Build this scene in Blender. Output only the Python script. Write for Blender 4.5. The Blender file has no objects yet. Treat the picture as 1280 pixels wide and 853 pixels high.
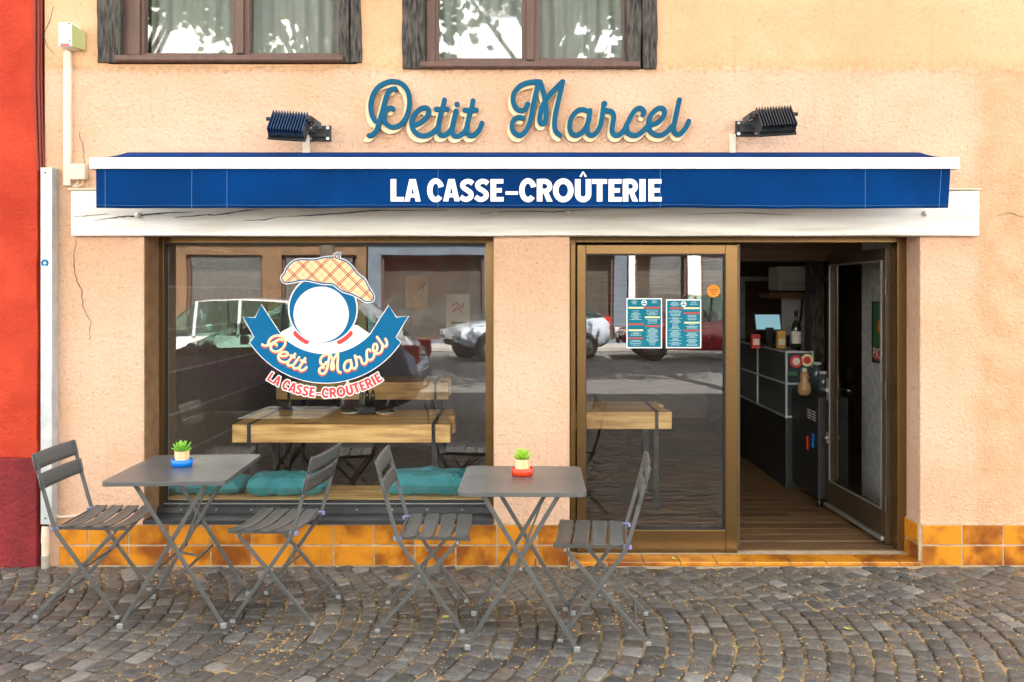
import bpy, math, random
import numpy as np
from math import sin, cos, pi, radians, sqrt, atan2
from mathutils import Vector, Matrix, noise as mnoise
from mathutils.geometry import delaunay_2d_cdt, tessellate_polygon

random.seed(7)
scene = bpy.context.scene
COL = scene.collection
F, H, D, CX, CY = 1060.0, 1.608, 5.0, 650.0, 366.0   # focal length in photo pixels, eye height, distance to the facade


def W(px, py, y=0.0):
    """a point of the facade drawing at depth y"""
    d = D + y
    return Vector(((px - CX) / F * d, y, H - (py - CY) / F * d))


def X(px, y=0.0): return (px - CX) / F * (D + y)
def Z(py, y=0.0): return H - (py - CY) / F * (D + y)


# ------------------------------------------------------------------ materials
def nodes_of(name):
    m = bpy.data.materials.new(name)
    m.use_nodes = True
    nt = m.node_tree
    return m, nt, nt.nodes, nt.links, nt.nodes['Principled BSDF']


def mk(name, c1, c2=None, scale=8.0, detail=6.0, rough=0.6, metal=0.0, bump=None, coords='Object',
       stretch=(1, 1, 1), island=0.0, lo=0.35, hi=0.65, spec=0.5, rough2=None, coat=0.0, emit=None):
    """procedural surface: two colours mixed by noise, bump layers [(scale, strength, distance)], optional value change per island"""
    m, nt, N, L, P = nodes_of(name)
    P.inputs['Roughness'].default_value = rough
    P.inputs['Metallic'].default_value = metal
    P.inputs['Specular IOR Level'].default_value = spec
    P.inputs['Coat Weight'].default_value = coat
    tc = N.new('ShaderNodeTexCoord')
    mp = N.new('ShaderNodeMapping')
    mp.inputs['Scale'].default_value = stretch
    L.new(tc.outputs[coords], mp.inputs['Vector'])
    c = N.new('ShaderNodeMix'); c.data_type = 'RGBA'
    c.inputs['A'].default_value = (*c1, 1)
    c.inputs['B'].default_value = (*(c2 or c1), 1)
    nz = N.new('ShaderNodeTexNoise')
    nz.inputs['Scale'].default_value = scale
    nz.inputs['Detail'].default_value = detail
    L.new(mp.outputs[0], nz.inputs['Vector'])
    mr = N.new('ShaderNodeMapRange')
    mr.inputs['From Min'].default_value = lo
    mr.inputs['From Max'].default_value = hi
    L.new(nz.outputs['Fac'], mr.inputs['Value'])
    L.new(mr.outputs[0], c.inputs['Factor'])
    out = c.outputs['Result']
    if rough2 is not None:
        rr = N.new('ShaderNodeMapRange')
        rr.inputs['To Min'].default_value = rough
        rr.inputs['To Max'].default_value = rough2
        L.new(mr.outputs[0], rr.inputs['Value'])
        L.new(rr.outputs[0], P.inputs['Roughness'])
    if island:
        g = N.new('ShaderNodeNewGeometry')
        hv = N.new('ShaderNodeHueSaturation')
        vr = N.new('ShaderNodeMapRange')
        vr.inputs['To Min'].default_value = 1 - island
        vr.inputs['To Max'].default_value = 1 + island
        L.new(g.outputs['Random Per Island'], vr.inputs['Value'])
        L.new(vr.outputs[0], hv.inputs['Value'])
        L.new(out, hv.inputs['Color'])
        out = hv.outputs['Color']
    L.new(out, P.inputs['Base Color'])
    prev = None
    for (s, st, dist) in (bump or []):
        b = N.new('ShaderNodeBump')
        b.inputs['Strength'].default_value = st
        b.inputs['Distance'].default_value = dist
        n2 = N.new('ShaderNodeTexNoise')
        n2.inputs['Scale'].default_value = s
        n2.inputs['Detail'].default_value = 5
        L.new(mp.outputs[0], n2.inputs['Vector'])
        L.new(n2.outputs['Fac'], b.inputs['Height'])
        if prev: L.new(prev, b.inputs['Normal'])
        prev = b.outputs['Normal']
    if prev: L.new(prev, P.inputs['Normal'])
    if emit:
        P.inputs['Emission Color'].default_value = (*emit[0], 1)
        P.inputs['Emission Strength'].default_value = emit[1]
    return m


def math_node(N, L, op, a, b=None, c=None):
    n = N.new('ShaderNodeMath'); n.operation = op
    for i, v in enumerate((a, b, c)):
        if v is None: continue
        if isinstance(v, (int, float)): n.inputs[i].default_value = v
        else: L.new(v, n.inputs[i])
    return n.outputs[0]


def mixc(N, L, f, a, b):
    n = N.new('ShaderNodeMix'); n.data_type = 'RGBA'
    for k, v in (('Factor', f), ('A', a), ('B', b)):
        if isinstance(v, tuple): n.inputs[k].default_value = (*v, 1)
        elif isinstance(v, (int, float)): n.inputs[k].default_value = v
        else: L.new(v, n.inputs[k])
    return n.outputs['Result']


def rng(N, L, v, a, b, c=0.0, d=1.0, smooth=False):
    n = N.new('ShaderNodeMapRange')
    if smooth: n.interpolation_type = 'SMOOTHSTEP'
    for k, q in (('From Min', a), ('From Max', b), ('To Min', c), ('To Max', d)): n.inputs[k].default_value = q
    L.new(v, n.inputs['Value'])
    return n.outputs[0]


def noise_of(N, L, vec, scale, detail=5.0, dist=0.0, rough=.5):
    n = N.new('ShaderNodeTexNoise')
    n.inputs['Scale'].default_value = scale; n.inputs['Detail'].default_value = detail
    n.inputs['Distortion'].default_value = dist; n.inputs['Roughness'].default_value = rough
    L.new(vec, n.inputs['Vector'])
    return n.outputs['Fac']


def plaster():
    m, nt, N, L, P = nodes_of('peach_plaster')
    P.inputs['Roughness'].default_value = .92
    P.inputs['Specular IOR Level'].default_value = .2
    tc = N.new('ShaderNodeTexCoord'); v = tc.outputs['Object']
    s = N.new('ShaderNodeSeparateXYZ'); L.new(v, s.inputs[0])
    n_big = noise_of(N, L, v, 1.3, 6)
    n_mid = noise_of(N, L, v, 6, 6)
    n_fine = noise_of(N, L, v, 40, 6)
    edge = math_node(N, L, 'MULTIPLY_ADD', n_mid, .09, s.outputs['Z'])
    up = rng(N, L, edge, 2.955, 2.985, smooth=True)           # the upper storey coat
    ex = math_node(N, L, 'MULTIPLY_ADD', n_mid, .03, s.outputs['X'])
    right = rng(N, L, math_node(N, L, 'MULTIPLY_ADD', n_big, .12, ex), 2.70, 2.84, smooth=True)             # the neighbouring coat on the right
    low = mixc(N, L, rng(N, L, n_big, .35, .65), (.75, .50, .355), (.67, .41, .265))
    upc = mixc(N, L, rng(N, L, n_big, .3, .7), (.70, .43, .26), (.60, .335, .18))
    rig = mixc(N, L, rng(N, L, n_mid, .3, .7), (.70, .435, .275), (.58, .34, .19))
    c = mixc(N, L, right, low, rig)
    c = mixc(N, L, up, c, upc)
    # the rain-worn brownish seam where the two coats meet
    se = math_node(N, L, 'MULTIPLY', rng(N, L, edge, 2.93, 2.965, smooth=True), rng(N, L, edge, 2.965, 3.06, 1, 0, smooth=True))
    se = math_node(N, L, 'MULTIPLY', se, rng(N, L, n_fine, .35, .7))
    c = mixc(N, L, math_node(N, L, 'MULTIPLY', se, .6), c, (.42, .24, .10))
    # trowel patches, old stains
    n_p = noise_of(N, L, v, 2.6, 9, 1.0, .62)
    c = mixc(N, L, rng(N, L, n_p, .54, .72, 0, .28, smooth=True), c, (.56, .32, .17))
    c = mixc(N, L, rng(N, L, n_p, .44, .30, 0, .18, smooth=True), c, (.78, .56, .40))
    ms = N.new('ShaderNodeMapping'); ms.inputs['Scale'].default_value = (7, 7, .5); L.new(v, ms.inputs['Vector'])
    n_s = noise_of(N, L, ms.outputs[0], 1.6, 6)
    c = mixc(N, L, rng(N, L, n_s, .60, .75, 0, .22, smooth=True), c, (.40, .22, .11))
    # fine speckle putting the stucco's relief shade into the colour, and pits
    c = mixc(N, L, rng(N, L, n_fine, .54, .74, 0, .55), c, (.46, .27, .155))
    vo = N.new('ShaderNodeTexVoronoi'); vo.inputs['Scale'].default_value = 9
    L.new(v, vo.inputs['Vector'])
    sc = N.new('ShaderNodeSeparateColor'); L.new(vo.outputs['Color'], sc.inputs[0])
    r = math_node(N, L, 'MULTIPLY', rng(N, L, sc.outputs[0], .55, 1, 0, .11), n_fine)
    pit = math_node(N, L, 'LESS_THAN', vo.outputs['Distance'], r)
    c = mixc(N, L, math_node(N, L, 'MULTIPLY', pit, .75), c, (.20, .11, .06))
    L.new(c, P.inputs['Base Color'])
    h1 = noise_of(N, L, v, 46, 5, .35, .62)
    h2 = noise_of(N, L, v, 110, 3)
    h3 = noise_of(N, L, v, 4, 3)
    amp = math_node(N, L, 'SUBTRACT', 1.0, math_node(N, L, 'MULTIPLY', up, .72))
    h = math_node(N, L, 'MULTIPLY_ADD', h2, .35, h1)
    h = math_node(N, L, 'MULTIPLY', h, amp)
    h = math_node(N, L, 'MULTIPLY_ADD', pit, -.9, h)
    h = math_node(N, L, 'MULTIPLY_ADD', up, -.8, h)
    h = math_node(N, L, 'MULTIPLY_ADD', h3, .8, h)
    h = math_node(N, L, 'MULTIPLY_ADD', n_p, 1.1, h)
    b = N.new('ShaderNodeBump'); b.inputs['Strength'].default_value = 1.0; b.inputs['Distance'].default_value = .016
    L.new(h, b.inputs['Height']); L.new(b.outputs[0], P.inputs['Normal'])
    return m


def glass(name, tint=(1, 1, 1), ior=1.75, rough=0.0):
    """thin window pane: straight through, with a Fresnel reflection"""
    m, nt, N, L, P = nodes_of(name)
    N.remove(P)
    out = [n for n in N if n.type == 'OUTPUT_MATERIAL'][0]
    t = N.new('ShaderNodeBsdfTransparent'); t.inputs[0].default_value = (*tint, 1)
    g = N.new('ShaderNodeBsdfGlossy'); g.inputs['Roughness'].default_value = rough
    bw = N.new('ShaderNodeBump'); bw.inputs['Strength'].default_value = .03; bw.inputs['Distance'].default_value = .02
    tcg = N.new('ShaderNodeTexCoord'); L.new(noise_of(N, L, tcg.outputs['Object'], 1.4, 2), bw.inputs['Height']); L.new(bw.outputs[0], g.inputs['Normal'])   # slightly wavy panes
    f = N.new('ShaderNodeFresnel'); f.inputs['IOR'].default_value = ior
    ge = N.new('ShaderNodeNewGeometry')                # the same pane from either side
    L.new(rng(N, L, ge.outputs['Backfacing'], 0, 1, ior, 1 / ior), f.inputs['IOR'])
    x = N.new('ShaderNodeMixShader')
    L.new(f.outputs[0], x.inputs[0]); L.new(t.outputs[0], x.inputs[1]); L.new(g.outputs[0], x.inputs[2])
    L.new(x.outputs[0], out.inputs[0])
    return m


def plaid():
    m, nt, N, L, P = nodes_of('plaid_print')
    P.inputs['Roughness'].default_value = .5; P.inputs['Specular IOR Level'].default_value = .08
    tc = N.new('ShaderNodeTexCoord')
    s = N.new('ShaderNodeSeparateXYZ'); L.new(tc.outputs['Object'], s.inputs[0])
    c = (.88, .64, .38)
    per = .111
    a0 = X(330 + 305 / 8, .23); b0 = Z(310 + 272 / 8, .23)
    for sg in (1, -1):
        u = math_node(N, L, 'MULTIPLY_ADD', s.outputs['Z'], sg, s.outputs['X'])
        u = math_node(N, L, 'ADD', u, -(a0 + sg * b0) + .5 * per + 10 * per)
        fr = math_node(N, L, 'FRACT', math_node(N, L, 'DIVIDE', u, per))
        d = math_node(N, L, 'ABSOLUTE', math_node(N, L, 'SUBTRACT', fr, .5))
        thin = math_node(N, L, 'GREATER_THAN', d, .478)
        d2 = math_node(N, L, 'ABSOLUTE', math_node(N, L, 'SUBTRACT', d, .065))
        dbl = math_node(N, L, 'LESS_THAN', d2, .03)
        c = mixc(N, L, math_node(N, L, 'MULTIPLY', thin, .55), c, (.85, .35, .15))
        c = mixc(N, L, dbl, c, (.42, .045, .03))
    L.new(c, P.inputs['Base Color'])
    return m


def bricks(name, c1, c2, mortar, scale, rough=.85, w=.5, h=.25, ms=.02, rot=None, bump=.4):
    m, nt, N, L, P = nodes_of(name)
    P.inputs['Roughness'].default_value = rough
    tc = N.new('ShaderNodeTexCoord'); mp = N.new('ShaderNodeMapping')
    if rot: mp.inputs['Rotation'].default_value = rot
    L.new(tc.outputs['Object'], mp.inputs['Vector'])
    b = N.new('ShaderNodeTexBrick')
    b.inputs['Color1'].default_value = (*c1, 1); b.inputs['Color2'].default_value = (*c2, 1); b.inputs['Mortar'].default_value = (*mortar, 1)
    b.inputs['Scale'].default_value = scale; b.inputs['Brick Width'].default_value = w; b.inputs['Row Height'].default_value = h
    b.inputs['Mortar Size'].default_value = ms
    L.new(mp.outputs[0], b.inputs['Vector'])
    n = noise_of(N, L, mp.outputs[0], 14, 6)
    c = mixc(N, L, rng(N, L, n, .35, .7, 0, .55), b.outputs['Color'], tuple(x * .55 for x in c1))
    L.new(c, P.inputs['Base Color'])
    bp = N.new('ShaderNodeBump'); bp.inputs['Strength'].default_value = bump; bp.inputs['Distance'].default_value = .008
    L.new(math_node(N, L, 'SUBTRACT', n, b.outputs['Fac']), bp.inputs['Height']); L.new(bp.outputs[0], P.inputs['Normal'])
    return m


M = {}
M['plaster'] = plaster()
M['red_plaster'] = mk('red_plaster', (.52, .058, .024), (.38, .034, .015), 3.5, 10, .9, lo=.3, hi=.7, bump=[(9, .5, .02), (45, .8, .012), (120, .5, .006)], spec=.2)
M['darkred_plaster'] = mk('dark_red_plaster', (.24, .026, .030), (.15, .017, .020), 5, 10, .85, bump=[(40, .9, .012), (10, .5, .02)], spec=.25)
M['white_beam'] = mk('white_painted_timber', (.78, .76, .72), (.60, .57, .51), 3, 10, .6, stretch=(.6, 3, 8), bump=[(9, .25, .006)])
M['brown_reveal'] = mk('brown_reveal', (.30, .17, .085), (.22, .12, .06), 12, 6, .9, bump=[(60, .8, .01)], spec=.2)
M['crack'] = mk('crack_shadow', (.10, .06, .035), rough=1)
M['beam_crack'] = mk('timber_check', (.07, .06, .055), rough=1)
M['tile'] = None
M['grout'] = mk('pale_grout', (.50, .40, .28), (.36, .27, .17), 20, 4, .95)
M['bronze'] = mk('bronze_anodised_frame', (.155, .090, .030), (.145, .082, .027), 2, 3, .27, .7, stretch=(1, 1, .2), bump=[(300, .03, .001)])
M['dark_bronze'] = mk('dark_bronze_frame', (.085, .055, .03), (.06, .04, .02), 4, 4, .4, .4)
M['alu'] = mk('bare_aluminium', (.55, .55, .54), (.45, .45, .45), 10, 4, .35, .8)
M['zinc'] = mk('galvanised_steel', (.55, .57, .57), (.42, .45, .46), 12, 6, .45, .35, bump=[(40, .06, .002)])
M['black_sill'] = mk('black_sheet_sill', (.018, .019, .022), (.028, .028, .03), 6, 4, .32)
M['gasket'] = mk('black_gasket', (.012, .012, .012), rough=.6)
M['glass'] = glass('shop_glass', (.96, .98, .97), 2.2)
M['door_glass'] = glass('door_leaf_glass', (.93, .95, .94), 1.5)
M['up_glass'] = glass('upper_window_glass', (.9, .93, .92), 2.8, .022)
M['timber'] = mk('weathered_dark_timber', (.12, .106, .092), (.03, .026, .023), 13, 9, .88, stretch=(5, 5, .9), bump=[(14, 1.0, .016), (55, .8, .007)], spec=.2)
M['brown_frame'] = mk('brown_painted_window', (.125, .062, .045), (.09, .045, .032), 8, 5, .5, stretch=(4, 4, .4), bump=[(30, .15, .003)])
M['brightening_curtain'] = mk('brightening_cloth', (.46, .48, .44), (.40, .42, .38), 2, 3, .9)
M['blue_fabric'] = mk('blue_awning_cloth', (.0005, .036, .155), (.001, .023, .100), 2.2, 8, .85, bump=[(500, .15, .001), (3.5, .8, .03), (11, .3, .008)], spec=.06)
M['white_paint'] = mk('white_powder_coat', (.80, .80, .77), (.74, .73, .70), 4, 4, .4)
M['white_print'] = mk('white_print', (.85, .85, .84), rough=.6)
M['seam'] = mk('pale_blue_stitching', (.05, .16, .40), rough=.7)
M['teal_sign'] = mk('teal_sign_face', (.001, .085, .165), (.001, .074, .145), 5, 3, .5, spec=.12)
M['cream_sign'] = mk('cream_sign_board', (.85, .68, .42), (.78, .60, .34), 9, 4, .55)
M['black_metal'] = mk('black_cast_metal', (.018, .02, .022), (.03, .032, .034), 30, 4, .42, .3)
M['blue_black'] = mk('dark_blue_cast_metal', (.012, .045, .115), (.01, .03, .08), 30, 4, .42, .3)
M['screw'] = mk('bright_screw', (.65, .65, .62), rough=.3, metal=.9)
M['cream_plastic'] = mk('cream_plastic', (.72, .60, .46), (.66, .53, .40), 6, 4, .5)
M['white_plastic'] = mk('white_plastic', (.82, .80, .70), rough=.4)
M['olive_plastic'] = mk('yellowed_plastic', (.42, .42, .17), rough=.45)
M['pink'] = mk('pink_label', (.62, .10, .14), rough=.5)
M['cable'] = mk('red_painted_cable', (.20, .028, .018), rough=.7)
M['furn'] = mk('anthracite_powder_coat', (.088, .090, .085), (.104, .105, .10), 25, 4, .33, .15, rough2=.45)
M['furn_top'] = mk('anthracite_table_top', (.125, .127, .124), (.105, .107, .105), 3, 6, .26, .25, rough2=.38)
M['cap'] = mk('clear_plastic_cap', (.22, .23, .23), rough=.25)
M['clip'] = mk('violet_blue_clip', (.22, .23, .52), rough=.4)
M['cup'] = mk('pale_wooden_cup', (.82, .62, .36), (.70, .48, .23), 14, 4, .5, stretch=(3, 3, .4))
M['blue_ring'] = mk('bright_blue_ring', (.0, .17, .68), rough=.35)
M['red_ring'] = mk('orange_red_ring', (.75, .055, .012), rough=.35)
M['succ'] = mk('succulent_leaf', (.11, .32, .025), (.22, .46, .05), 30, 3, .45)
M['succ_lime'] = mk('lime_succulent_leaf', (.24, .48, .02), (.36, .58, .05), 30, 3, .45)
M['sticker_blue'] = mk('decal_blue', (.002, .125, .29), rough=.5, spec=.1)
M['sticker_white'] = mk('decal_white', (.86, .86, .85), rough=.5, spec=.1)
M['sticker_red'] = mk('decal_red', (.62, .065, .07), rough=.5, spec=.1)
M['sticker_cream'] = mk('decal_cream', (.92, .72, .42), rough=.5, spec=.1)
M['plaid'] = plaid()
M['menu_teal'] = mk('menu_teal', (.006, .15, .22), rough=.5, spec=.1)
M['menu_yellow'] = mk('menu_yellow', (.85, .78, .40), rough=.5, spec=.1)
M['menu_red'] = mk('menu_red', (.50, .07, .05), rough=.5, spec=.1)
M['menu_text'] = mk('menu_small_print', (.45, .62, .66), rough=.5, spec=.1)
M['orange'] = mk('orange_sticker', (.85, .26, .03), rough=.5, spec=.1)
M['plank'] = mk('oak_plank_floor', (.20, .112, .05), (.11, .06, .028), 6, 8, .45, stretch=(.7, 6, 1), island=.3)
M['wood'] = mk('pale_solid_wood', (.86, .54, .20), (.50, .25, .07), 3.5, 9, .5, stretch=(1, 9, 9), island=.12, bump=[(20, .1, .002)])
M['wood_top'] = mk('worn_wood_top', (.36, .21, .09), (.24, .13, .05), 5, 7, .45, stretch=(1, 9, 9), island=.15)
M['steel_dark'] = mk('black_steel', (.02, .02, .02), rough=.45, metal=.3)
M['cushion'] = mk('teal_cushion_cloth', (.035, .27, .30), (.028, .21, .24), 12, 5, .9, bump=[(60, .3, .004)])
M['in_brick'] = bricks('dark_interior_brick', (.42, .34, .26), (.28, .22, .17), (.62, .56, .48), 1, w=.30, h=.115, ms=.008, rot=(radians(90), 0, radians(90)))
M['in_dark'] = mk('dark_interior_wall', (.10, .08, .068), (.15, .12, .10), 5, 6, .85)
M['in_wood'] = mk('dark_wood_cladding', (.17, .10, .055), (.10, .06, .035), 5, 6, .7, stretch=(.6, 1, 7))
M['in_grey'] = mk('grey_rough_plaster', (.58, .58, .60), (.42, .42, .44), 18, 6, .9, bump=[(60, .5, .006)])
M['in_ceil'] = mk('interior_ceiling', (.6, .57, .53), rough=.9)
M['in_black'] = mk('black_wood_panel', (.014, .014, .015), (.02, .02, .02), 8, 4, .45)
M['off_white'] = mk('off_white_case', (.86, .86, .83), rough=.5)
M['bottle'] = mk('dark_bottle_glass', (.02, .028, .012), rough=.1, spec=.8)
M['paper'] = mk('cream_paper', (.72, .68, .58), (.66, .61, .5), 9, 4, .8)
M['amber'] = mk('amber_print', (.60, .33, .07), (.48, .24, .05), 8, 4, .6)
M['ink'] = mk('dark_ink', (.03, .028, .028), rough=.6)
M['red_ink'] = mk('red_print', (.50, .035, .025), rough=.6)
M['yellow_ink'] = mk('yellow_print', (.80, .50, .05), rough=.6)
M['green_ink'] = mk('green_print', (.05, .16, .06), (.03, .10, .04), 9, 3, .6)
M['screen'] = mk('pale_blue_screen', (.05, .10, .12), rough=.3, emit=((.30, .55, .62), .07))
M['case_glass'] = mk('grey_green_glass', (.06, .085, .09), (.025, .035, .04), 5, 3, .12)
M['asphalt'] = mk('asphalt_road', (.13, .125, .12), (.095, .092, .089), 3, 8, .9, bump=[(180, .4, .006)])
M['far_pave'] = mk('pale_pavement', (.36, .34, .31), (.28, .26, .24), 2, 6, .9)
M['bark'] = mk('plane_bark', (.20, .165, .115), (.11, .09, .06), 9, 6, .9, bump=[(20, .6, .01)])
M['leaf'] = mk('plane_leaf', (.10, .19, .035), (.15, .24, .06), 3, 3, .5, island=.35)
M['roof'] = mk('clay_roof', (.28, .10, .05), (.2, .07, .04), 8, 5, .85)


def tile_mat():
    m, nt, N, L, P = nodes_of('glazed_ochre_tile')
    tc = N.new('ShaderNodeTexCoord'); v = tc.outputs['Object']
    g = N.new('ShaderNodeNewGeometry')
    n1 = noise_of(N, L, v, 5.5, 3, .3)
    n2 = noise_of(N, L, v, 40, 5)
    f = math_node(N, L, 'MULTIPLY_ADD', g.outputs['Random Per Island'], .22, n1)
    f = math_node(N, L, 'MULTIPLY_ADD', n2, .10, f)
    c = mixc(N, L, rng(N, L, f, .53, .86, smooth=True), (.62, .232, .015), (.22, .062, .010))
    c = mixc(N, L, rng(N, L, n2, .62, .75, 0, .35), c, (.20, .06, .01))
    L.new(c, P.inputs['Base Color'])
    P.inputs['Roughness'].default_value = .22
    b = N.new('ShaderNodeBump'); b.inputs['Strength'].default_value = .15; b.inputs['Distance'].default_value = .004
    L.new(noise_of(N, L, v, 12, 4), b.inputs['Height']); L.new(b.outputs[0], P.inputs['Normal'])
    return m


M['tile'] = tile_mat()


def sett_mat():
    m, nt, N, L, P = nodes_of('basalt_setts')
    tc = N.new('ShaderNodeTexCoord'); v = tc.outputs['Object']
    g = N.new('ShaderNodeNewGeometry')
    r = g.outputs['Random Per Island']
    n1 = noise_of(N, L, v, 30, 7, .4)
    n2 = noise_of(N, L, v, 1.1, 4)
    n3 = noise_of(N, L, v, 140, 4)
    base = mixc(N, L, r, (.050, .048, .044), (.150, .142, .128))
    base = mixc(N, L, rng(N, L, n1, .35, .7, 0, .6), base, (.030, .028, .027))
    base = mixc(N, L, rng(N, L, n3, .55, .75, 0, .5), base, (.16, .15, .135))
    r3 = math_node(N, L, 'FRACT', math_node(N, L, 'MULTIPLY', r, 91.7))
    base = mixc(N, L, rng(N, L, r3, .75, 1, 0, .5), base, (.125, .085, .055))
    base = mixc(N, L, rng(N, L, n2, .42, .62, 0, .5), base, (.125, .102, .072))     # brownish dust
    rr = math_node(N, L, 'FRACT', math_node(N, L, 'MULTIPLY', r, 37.3))
    base = mixc(N, L, math_node(N, L, 'MULTIPLY', math_node(N, L, 'GREATER_THAN', rr, .955), .7), base, (.22, .205, .18))
    L.new(base, P.inputs['Base Color'])
    L.new(rng(N, L, n1, .3, .7, .42, .8), P.inputs['Roughness'])
    P.inputs['Specular IOR Level'].default_value = .45
    b = N.new('ShaderNodeBump'); b.inputs['Strength'].default_value = .9; b.inputs['Distance'].default_value = .009
    L.new(math_node(N, L, 'MULTIPLY_ADD', n3, .35, n1), b.inputs['Height']); L.new(b.outputs[0], P.inputs['Normal'])
    return m


M['sett'] = sett_mat()
M['joint'] = mk('sandy_joints', (.36, .245, .11), (.07, .052, .034), 4, 9, .95, lo=.38, hi=.56, bump=[(150, .6, .008)])
M['litter'] = mk('dry_blossom_litter', (.56, .35, .12), (.40, .23, .08), 40, 2, .85, island=.3)
M['litter_pale'] = mk('bleached_litter', (.62, .52, .38), rough=.85)


# ------------------------------------------------------------------ mesh builder
class MB:
    def __init__(self): self.v = []; self.f = []; self.mi = []; self.sm = []; self.cm = 0; self.cs = False

    def add(self, vs, fs, smooth=None):
        o = len(self.v)
        self.v += [tuple(p) for p in vs]
        for f in fs:
            self.f.append(tuple(i + o for i in f)); self.mi.append(self.cm); self.sm.append(self.cs if smooth is None else smooth)

    def box(self, a, b, mat=None):
        (x0, y0, z0), (x1, y1, z1) = a, b
        x0, x1 = min(x0, x1), max(x0, x1); y0, y1 = min(y0, y1), max(y0, y1); z0, z1 = min(z0, z1), max(z0, z1)
        vs = [Vector(p) for p in ((x0, y0, z0), (x1, y0, z0), (x1, y1, z0), (x0, y1, z0), (x0, y0, z1), (x1, y0, z1), (x1, y1, z1), (x0, y1, z1))]
        if mat is not None: vs = [mat @ p for p in vs]
        self.add(vs, [(0, 3, 2, 1), (4, 5, 6, 7), (0, 1, 5, 4), (1, 2, 6, 5), (2, 3, 7, 6), (3, 0, 4, 7)])
        return self

    def prism(self, poly, fn, d0, d1):
        """poly 2D counter-clockwise, fn(u, v, d) -> point"""
        n = len(poly)
        vs = [fn(u, v, d0) for u, v in poly] + [fn(u, v, d1) for u, v in poly]
        tri = tessellate_polygon([[Vector((u, v, 0)) for u, v in poly]])
        fs = [tuple(t) for t in tri] + [tuple(i + n for i in reversed(t)) for t in tri]
        fs += [(i, (i + 1) % n, (i + 1) % n + n, i + n) for i in range(n)]
        self.add(vs, fs)
        return self

    def tube(self, pts, r, n=10, smooth=True, caps=True):
        pts = [Vector(p) for p in pts]
        rs = r if isinstance(r, (list, tuple)) else [r] * len(pts)
        rings = []
        up = None
        for i, p in enumerate(pts):
            t = (pts[min(i + 1, len(pts) - 1)] - pts[max(i - 1, 0)])
            if t.length < 1e-9: t = Vector((0, 0, 1))
            t.normalize()
            if up is None:
                up = t.orthogonal().normalized()
            up = (up - t * up.dot(t)).normalized()
            w = t.cross(up)
            rings.append([p + (up * cos(2 * pi * k / n) + w * sin(2 * pi * k / n)) * rs[i] for k in range(n)])
        vs = [q for ring in rings for q in ring]
        fs = []
        for i in range(len(pts) - 1):
            for k in range(n):
                fs.append((i * n + k, i * n + (k + 1) % n, (i + 1) * n + (k + 1) % n, (i + 1) * n + k))
        self.add(vs, fs, smooth)
        if caps:
            self.add(rings[0], [tuple(range(n))[::-1]], False); self.add(rings[-1], [tuple(range(n))], False)
        return self

    def bar(self, pts, side, w, t):
        """flat bar swept along pts: w across in the bending plane, t along side"""
        pts = [Vector(p) for p in pts]; side = Vector(side).normalized()
        vs = []
        for i, p in enumerate(pts):
            d = []
            if i > 0: d.append((pts[i] - pts[i - 1]).normalized())
            if i < len(pts) - 1: d.append((pts[i + 1] - pts[i]).normalized())
            tdir = sum(d, Vector()).normalized()
            nrm = side.cross(tdir).normalized()
            k = 1.0 / max(.3, tdir.dot(d[0]))
            vs += [p + nrm * w / 2 * k + side * t / 2, p - nrm * w / 2 * k + side * t / 2, p - nrm * w / 2 * k - side * t / 2, p + nrm * w / 2 * k - side * t / 2]
        fs = [(0, 1, 2, 3)]
        for i in range(len(pts) - 1):
            a = i * 4
            for k in range(4): fs.append((a + k, a + 4 + k, a + 4 + (k + 1) % 4, a + (k + 1) % 4))
        e = (len(pts) - 1) * 4
        fs.append((e + 3, e + 2, e + 1, e))
        self.add(vs, fs)
        return self

    def lathe(self, prof, c=(0, 0, 0), n=24, sx=1, sy=1, smooth=True, closed=False):
        vs = []; m = len(prof)
        for k in range(n):
            a = 2 * pi * k / n
            for r, z in prof: vs.append((c[0] + r * cos(a) * sx, c[1] + r * sin(a) * sy, c[2] + z))
        fs = []
        for k in range(n):
            for i in range(m - 1 + (1 if closed else 0)):
                j = (i + 1) % m; k2 = (k + 1) % n
                fs.append((k * m + i, k2 * m + i, k2 * m + j, k * m + j))
        self.add(vs, fs, smooth)
        return self

    def grid(self, nu, nv, fn, smooth=True):
        vs = [fn(i / nu, j / nv) for j in range(nv + 1) for i in range(nu + 1)]
        fs = [(j * (nu + 1) + i, j * (nu + 1) + i + 1, (j + 1) * (nu + 1) + i + 1, (j + 1) * (nu + 1) + i) for j in range(nv) for i in range(nu)]
        self.add(vs, fs, smooth)
        return self

    def flat(self, v2, tris, fn, d0, d1):
        """2D triangulation pushed to thickness: fn(u, v, d)"""
        n = len(v2)
        vs = [fn(u, v, d0) for u, v in v2] + [fn(u, v, d1) for u, v in v2]
        fs = []; cnt = {}
        for t in tris:
            fs.append(tuple(t)); fs.append(tuple(i + n for i in reversed(t)))
            for i in range(3):
                e = (t[i], t[(i + 1) % 3]); cnt[e] = cnt.get(e, 0) + 1
        for (a, b) in list(cnt):
            if (b, a) not in cnt: fs.append((a, a + n, b + n, b))
        self.add(vs, fs, False)
        return self

    def build(self, name, mat, parent=None, bevel=0, seg=2, solid=0, recalc=True):
        me = bpy.data.meshes.new(name)
        me.from_pydata(self.v, [], self.f)
        for m in (mat if isinstance(mat, (list, tuple)) else [mat]): me.materials.append(m)
        me.polygons.foreach_set('material_index', self.mi)
        me.polygons.foreach_set('use_smooth', self.sm)
        if recalc:
            import bmesh
            b = bmesh.new(); b.from_mesh(me)
            bmesh.ops.recalc_face_normals(b, faces=b.faces)
            b.to_mesh(me); b.free()
        me.update()
        o = bpy.data.objects.new(name, me)
        COL.objects.link(o)
        if parent: o.parent = parent
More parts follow.
